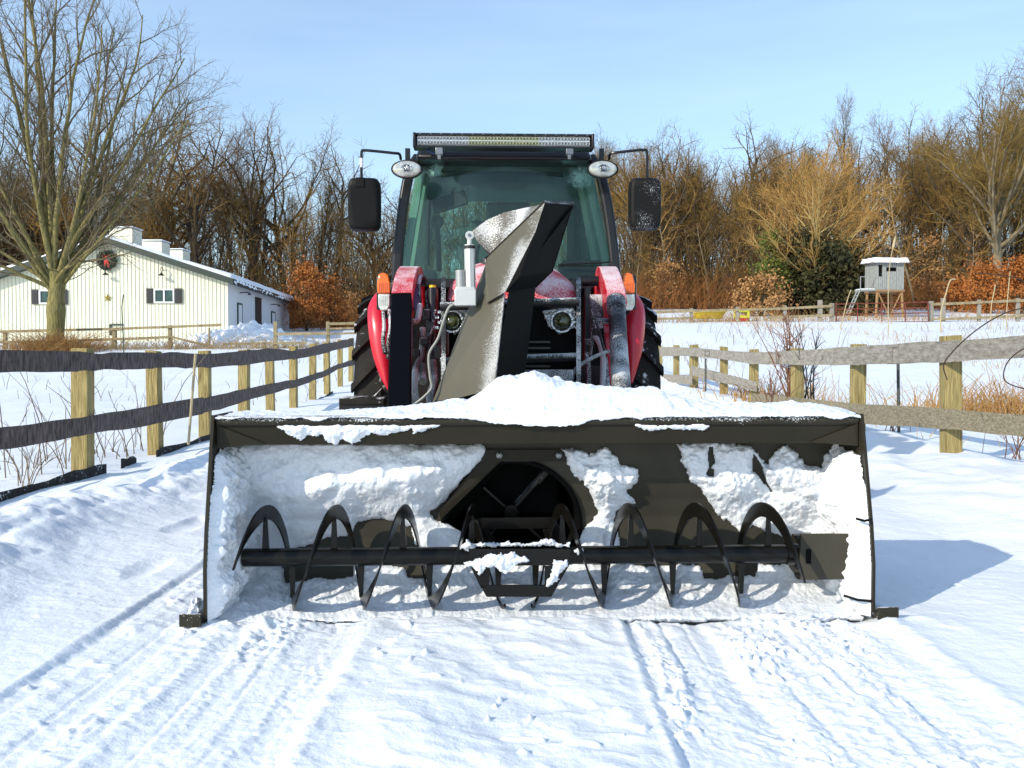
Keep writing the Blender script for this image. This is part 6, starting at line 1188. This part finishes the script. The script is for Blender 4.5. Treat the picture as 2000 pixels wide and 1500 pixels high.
    # ---- signal lamps
    for s, x0 in ((-1, 735), (1, 1213)):
        sl = empty('signal_lamp'); sl.parent = root; d = 2.72; sl.location = L(x0 + 14, 570, d); o0 = sl.location.copy(); q = lambda x, y, e=0: L(x, y, d + e) - o0
        m = MB(); pts = [(x0 + 2, 573), (x0 + 1, 556), (x0 + 4, 535), (x0 + 14, 532), (x0 + 23, 536), (x0 + 28, 556), (x0 + 27, 573)]; m.prism([q(*p) for p in pts], (0, 0.06, 0)); m.build('amber_lens', AMB, sl, bevel=0.008)
        m = MB(); pts = [(x0 + 3, 574), (x0 + 27, 574), (x0 + 27, 596), (x0 + 22, 606), (x0 + 9, 607), (x0 + 4, 598)]; m.prism([q(*p) for p in pts], (0, 0.06, 0)); m.build('clear_lens', CLR, sl, bevel=0.008)
        r = MB()
        for k in range(6): r.box(q(x0 + 5 + 4 * k, 562, -0.002), (0.0035, 0.006, 0.06))
        r.build('lens_ribs', AMB, sl, smooth=False); r = MB()
        for k in range(6): r.box(q(x0 + 6 + 3.6 * k, 587, -0.002), (0.003, 0.006, 0.06))
        r.build('lens_ribs', CLR, sl, smooth=False)
        MB().box(q(x0 + 15, 572, 0.065), (0.095, 0.02, 0.22)).build('lamp_back', BK, sl, bevel=0.006); MB().tube([q(x0 + 16, 605, 0.03), q(x0 + 20 * (1 if s < 0 else 0.2), 622, 0.06)], 0.012, 8).build('lamp_bracket', BK, sl)
    # ---- steps
    for px0, px1, snowy in ((662, 752, 1), (1236, 1290, 0)):
        a, b = L(px0, 798, 2.55), L(px1, 778, 2.55); MB().box(((a.x + b.x) / 2, 2.68, b.z - 0.02), (b.x - a.x, 0.28, 0.05)).build('step', TF, root, bevel=0.012)
        MB().box(((a.x + b.x) / 2, 2.555, b.z - 0.06), (b.x - a.x, 0.012, 0.07)).build('step', BK, root, bevel=0.004)
        MB().box(((a.x + b.x) / 2 + (0.1 if snowy else -.1), 2.70, b.z - 0.2), (0.06, 0.04, 0.3)).build('step_bracket', BK, root)
    # ---- cab
    z0, z1 = L(1000, 546, 2.66).z, L(1000, 309, 2.72).z
    def wall_pts(l): return [L(*p) for p in l]
    nx, nz = 25, 21; G = np.zeros((nz, nx, 3))
    for i in range(nz):
        t = i / (nz - 1); py = 546 - t * (546 - 308); xl = np.interp(t, [0, 0.5, 0.85, 1], [780, 792, 812, 836]); xr_ = np.interp(t, [0, 0.5, 0.85, 1], [1200, 1188, 1164, 1142])
        for j in range(nx):
            u = j / (nx - 1); d = 2.70 - 0.10 * math.sin(math.pi * u) + 0.05 * t; v = L(xl + (xr_ - xl) * u, py, d); G[i, j] = v
    grid_obj('windscreen', G, GLF, root)
    pil = [(775, 548, 2.72), (777, 500, 2.72), (783, 440, 2.73), (791, 380, 2.74), (801, 335, 2.76), (818, 306, 2.80)]; pir = [(1203, 548, 2.72), (1199, 500, 2.72), (1192, 440, 2.73), (1182, 380, 2.74), (1170, 335, 2.76), (1152, 306, 2.80)]
    MB().sweep(smooth_path([L(*p) for p in pil], 5), 0.065, 0.06).build('front_pillar', BK, root, bevel=0.015); MB().sweep(smooth_path([L(*p) for p in pir], 5), 0.065, 0.06).build('front_pillar', BK, root, bevel=0.015)
    # corner seals that round the upper corners of the screen
    bx('cowl', 776, 1204, 545, 563, 2.62, 2.80, BK, 0.01)
    zr0, zr1 = L(1000, 312, 2.62).z, L(1000, 289, 2.62).z; xa, xb = L(800, 300, 2.62).x, L(1168, 300, 2.62).x
    MB().hexa([(xa + .03, 2.60, zr0), (xb - .03, 2.60, zr0), (xb, 4.1, zr0), (xa, 4.1, zr0), (xa + .06, 2.66, zr1 + 0.02), (xb - .06, 2.66, zr1 + 0.02), (xb - .04, 4.05, zr1 + 0.02), (xa + .04, 4.05, zr1 + 0.02)]).build('roof', BK, root, bevel=0.03)
    xl0, xr0 = L(778, 546, 2.72).x, L(1201, 546, 2.72).x; xl1, xr1 = L(815, 308, 2.75).x, L(1155, 308, 2.75).x; db = 4.02
    for xb0, xt1, s in ((xl0, xl1, 1), (xr0, xr1, -1)):
        mid0, mid1 = (xb0, 3.3, z0), (xt1, 3.3, z1)
        MB().prism([(xb0, 2.74, z0), (xb0, db, z0), (xt1, db, z1), (xt1, 2.78, z1)], (s * 0.006, 0, 0)).build('side_window', GLS, root, smooth=False)
        MB().sweep([(xb0 + s * .01, 3.35, z0 - .02), (xt1 + s * .01, 3.35, z1)], 0.05, 0.05).build('door_pillar', PALEG, root, bevel=0.008)
        MB().sweep([(xb0 + s * .03, db, z0 - .02), ((xb0 + xt1) / 2 + s * .03, db, (z0 + z1) / 2), (xt1 + s * .03, db, z1)], 0.09, 0.06).build('rear_pillar', GREYI, root, bevel=0.01)
        MB().prism([(xb0, 2.78, z0), (xb0, db, z0), (xb0, db, 0.75), (xb0, 2.78, 0.75)], (s * 0.03, 0, 0)).build('cab_side', BK, root, smooth=False)
        MB().sweep([(xb0 + s * 0.02, 2.86, z0), ((xb0 + xt1) / 2 + s * 0.02, 2.87, (z0 + z1) / 2), (xt1 + s * 0.03, 2.88, z1)], 0.05, 0.035).build('door_frame', PALEG, root, bevel=0.006)
    MB().prism([(xl0 + .05, db + .01, z0 - .1), (xr0 - .05, db + .01, z0 - .1), (xr1 - .03, db + .01, z1), (xl1 + .03, db + .01, z1)], (0, 0.006, 0)).build('rear_window', GLS, root, smooth=False)
    MB().box(((xl0 + xr0) / 2, db, z0 - 0.28), (xr0 - xl0 - .02, 0.05, 0.45)).build('rear_wall', GREYI, root); MB().box(((xl0 + xr0) / 2, (2.8 + db) / 2, z0 - 0.35), (xr0 - xl0 - .02, db - 2.8, 0.04)).build('cab_floor', DARKI, root)
    MB().box(((xl1 + xr1) / 2, (2.8 + db) / 2, zr0 - 0.015), (xr1 - xl1, db - 2.85, 0.03)).build('headliner', GREYI, root)
    # dark sun strip along the top of the screen and header over the rear window
    hp = []
    for u in np.linspace(0, 1, 13): hp.append((862 + 236 * u, 336 - 8 * math.sin(math.pi * u) + 2, 2.85))
    m = MB(); top = [L(x, y - 7, d) for x, y, d in hp]; bot = [L(x, y + 9, d) for x, y, d in hp]
    m.add(top + bot, [(i, i + 1, i + 14, i + 13) for i in range(12)]); o = m.build('sun_visor', DARKI, root); sm = o.modifiers.new('thick', 'SOLIDIFY'); sm.thickness = 0.02
    MB().tube(smooth_path([L(850, 366, 3.9), L(930, 361, 3.95), L(1030, 361, 3.95), L(1110, 366, 3.9), L(1124, 385, 3.9), L(1128, 520, 3.9)], 6), 0.02, 8).tube(smooth_path([L(850, 366, 3.9), L(838, 385, 3.9), L(834, 520, 3.9)], 6), 0.02, 8).build('rear_window_seal', DARKI, root)
    MB().sweep([L(845, 405, 2.95), L(912, 384, 2.95)], 0.03, 0.10, up=(0, 1, 0)).build('inner_mirror', DARKI, root, bevel=0.012); MB().tube([L(880, 392, 2.97), L(886, 366, 2.97)], 0.01, 6).build('mirror_stem', DARKI, root)
    MB().tube(smooth_path([L(858, 530, 3.0), L(856, 470, 3.0), L(852, 430, 3.0)], 4), 0.018, 8).lathe([(0.02, -0.02), (0.045, -0.01), (0.045, 0.02)], L(853, 433, 3.0), (0, 1, 0), 12).build('control_lever', DARKI, root)
    bx('monitor', 1108, 1122, 428, 520, 3.1, 3.14, DARKI); bx('side_console', 1100, 1190, 508, 548, 2.9, 3.3, DARKI); bx('side_console', 785, 850, 528, 548, 2.9, 3.3, GREYI)
    bx('seat_back', 915, 1070, 430, 548, 3.55, 3.68, GREYI, 0.03); bx('headrest', 950, 1035, 395, 432, 3.58, 3.66, GREYI, 0.02)
    w = MB(); c = L(985, 500, 3.05); R = Matrix.Rotation(math.radians(-62), 3, 'X'); ring = [c + R @ Vector((0.19 * math.cos(a), 0.19 * math.sin(a), 0)) for a in np.linspace(0, 2 * math.pi, 33)]; w.tube(ring, 0.014, 8, cap=False)
    for a in (0.5, 2.64, 4.71): w.tube([c, c + R @ Vector((0.19 * math.cos(a), 0.19 * math.sin(a), 0))], 0.010, 6)
    w.tube([c, c - R @ Vector((0, 0, 0.4))], 0.025, 8); w.build('steering_wheel', DARKI, root)
    MB().tube([L(1090, 517, 2.60), L(1195, 512, 2.64)], 0.006, 6).tube([L(1195, 512, 2.64), L(1160, 545, 2.62)], 0.007, 6).build('wiper', BLACK, root)
    # ---- work lamps, mirrors, light bar
    for px, s in ((795, -1), (1177, 1)):
        wl = empty('work_lamp'); wl.parent = root; c = L(px, 331, 2.50); wl.location = c; k = FPX / (3.2 + 2.5)
        MB().lathe([(0.05, 0.10), (0.086, 0.05), (0.097, 0.0), (0.097, -0.012), (0.085, -0.014)], (0, 0, 0), (0, 1, 0), 36, sxy=(1, 0.58)).build('lamp_shell', PLST, wl)
        MB().lathe([(0.088, -0.013), (0.080, -0.026), (0.055, -0.034), (0.02, -0.038), (0.001, -0.038)], (0, 0, 0), (0, 1, 0), 36, sxy=(1, 0.58)).build('lamp_lens', mk('work_lamp_lens', (0.50, 0.52, 0.48), 0.15, 0.4, var=0.35, vs=22, coat=0.7), wl)
        MB().lathe([(0.02, -0.039), (0.015, -0.045), (0.001, -0.047)], (0, 0, 0), (0, 1, 0), 16).lathe([(0.034, -0.037), (0.034, -0.042), (0.030, -0.042), (0.030, -0.037)], (0, 0, 0), (0, 1, 0), 20, sxy=(1, .7)).build('bulb_cover', CHR, wl)
        MB().box((0, 0.06, 0.09), (0.03, 0.03, 0.10)).build('lamp_bracket', BK, wl)
    MB().tube(smooth_path([L(783, 312, 2.62), L(780, 301, 2.6), L(768, 299, 2.58), L(730, 295, 2.56), L(711, 294, 2.56), L(706, 300, 2.56), L(706, 355, 2.56)], 4), 0.009, 8).build('mirror_arm', BK, root)
    MB().tube([L(706, 309, 2.56), L(706, 327, 2.56)], 0.0105, 8).build('arm_sleeve', mk('white_sleeve', (0.7, 0.7, 0.7), 0.5), root)
    MB().tube(smooth_path([L(1190, 312, 2.62), L(1192, 301, 2.6), L(1204, 298, 2.58), L(1240, 294, 2.56), L(1258, 293, 2.56), L(1264, 299, 2.56), L(1264, 352, 2.56)], 4), 0.009, 8).build('mirror_arm', BK, root)
    for x0, x1, y0, y1, mat in ((680, 743, 348, 451, PLST), (1229, 1291, 348, 449, PLSTF)):
        a, b = L(x0, y1, 2.56), L(x1, y0, 2.56); c = (a + b) / 2; w_, h_ = b.x - a.x, b.z - a.z; sx = []
        for d, k in ((-0.045, 0.80), (-0.035, 0.93), (-0.01, 1.0), (0.05, 1.0)):
            ring = []
            for q in range(32):
                t = 2 * math.pi * q / 32; e = 0.32; ring.append((c.x + math.copysign(abs(math.cos(t)) ** e, math.cos(t)) * w_ / 2 * k, c.y + d, c.z + math.copysign(abs(math.sin(t)) ** e, math.sin(t)) * h_ / 2 * (1 - (1 - k) * .6)))
            sx += ring
        m = MB(); m.add(sx, [(i * 32 + j, i * 32 + (j + 1) % 32, (i + 1) * 32 + (j + 1) % 32, (i + 1) * 32 + j) for i in range(3) for j in range(32)] + [tuple(range(32)), tuple(range(96, 128))]); mo = m.build('mirror', mat, root)
        MB().box((c.x - 0.02 * (1 if x0 < 1000 else -1), c.y - 0.045, c.z + h_ / 2 - 0.035), (0.055, 0.012, 0.06)).build('mirror_clamp', PLST if mat is PLST else mat, mo, bevel=0.004)
    lb = empty('light_bar'); lb.parent = root; d = 2.44; a, b = L(808, 287, d), L(1159, 263, d); c = (a + b) / 2; lb.location = c; w_, h_ = b.x - a.x, b.z - a.z
    MB().box((0, 0.045, h_ / 2 - 0.005), (w_, 0.11, 0.012)).box((0, 0.045, -h_ / 2 + 0.004), (w_, 0.11, 0.012)).box((0, 0.075, 0), (w_, 0.05, h_ - 0.01)).build('bar_housing', BK, lb, bevel=0.002)
    for s in (-1, 1): MB().box((s * (w_ / 2 - 0.004), 0.035, 0), (0.016, 0.11, h_ + 0.004)).build('end_cap', BK, lb, bevel=0.004)
    sc = MB()
    for i in range(17): sc.lathe([(0.004, 0), (0.004, -0.004)], (-w_ / 2 + 0.04 + (w_ - 0.08) * i / 16, -0.010, h_ / 2 - 0.005), (0, 1, 0), 8)
    sc.build('screws', STEEL, lb)
    LED = mk('led_reflector', (0.74, 0.76, 0.76), 0.25, 0.55, var=0.12, vs=60); LEDY = mk('led_reflector_yellow', (0.68, 0.69, 0.54), 0.25, 0.5, var=0.15, vs=60)
    n = 54; pitch = (w_ - 0.045) / n
    for lo, hi, mt, nm in ((0, 16, LED, 'led_row'), (16, 38, LEDY, 'led_row'), (38, n, LED, 'led_row')):
        m = MB()
        for i in range(lo, hi):
            for zz in (-0.014, 0.014):
                x = -w_ / 2 + 0.0225 + pitch * (i + 0.5); m.lathe([(0.0105, -0.004), (0.0098, -0.004), (0.004, 0.016), (0.0015, 0.008), (0.0005, 0.004)], (x, 0, zz), (0, 1, 0), 9, cap=False)
        x0, x1 = -w_ / 2 + 0.0225 + pitch * lo, -w_ / 2 + 0.0225 + pitch * hi; m.box(((x0 + x1) / 2, 0.032, 0), (x1 - x0, 0.03, 0.058)); m.box(((x0 + x1) / 2, -0.001, 0), (x1 - x0, 0.004, 0.004)); m.build(nm, mt, lb)
    for px in (858, 1112): MB().box(L(px, 295, 2.46) - c, (0.045, 0.05, 0.05)).box(L(px, 302, 2.45) - c, (0.02, 0.02, 0.06)).build('bar_bracket', STEEL, lb, bevel=0.003)
    MB().tube(smooth_path([L(826, 290, 2.52), L(845, 298, 2.5), L(860, 303, 2.5)], 4), 0.006, 6).build('cable', mk('blue_cable', (0.03, 0.06, 0.2), 0.5), lb).location = -c
tractor()
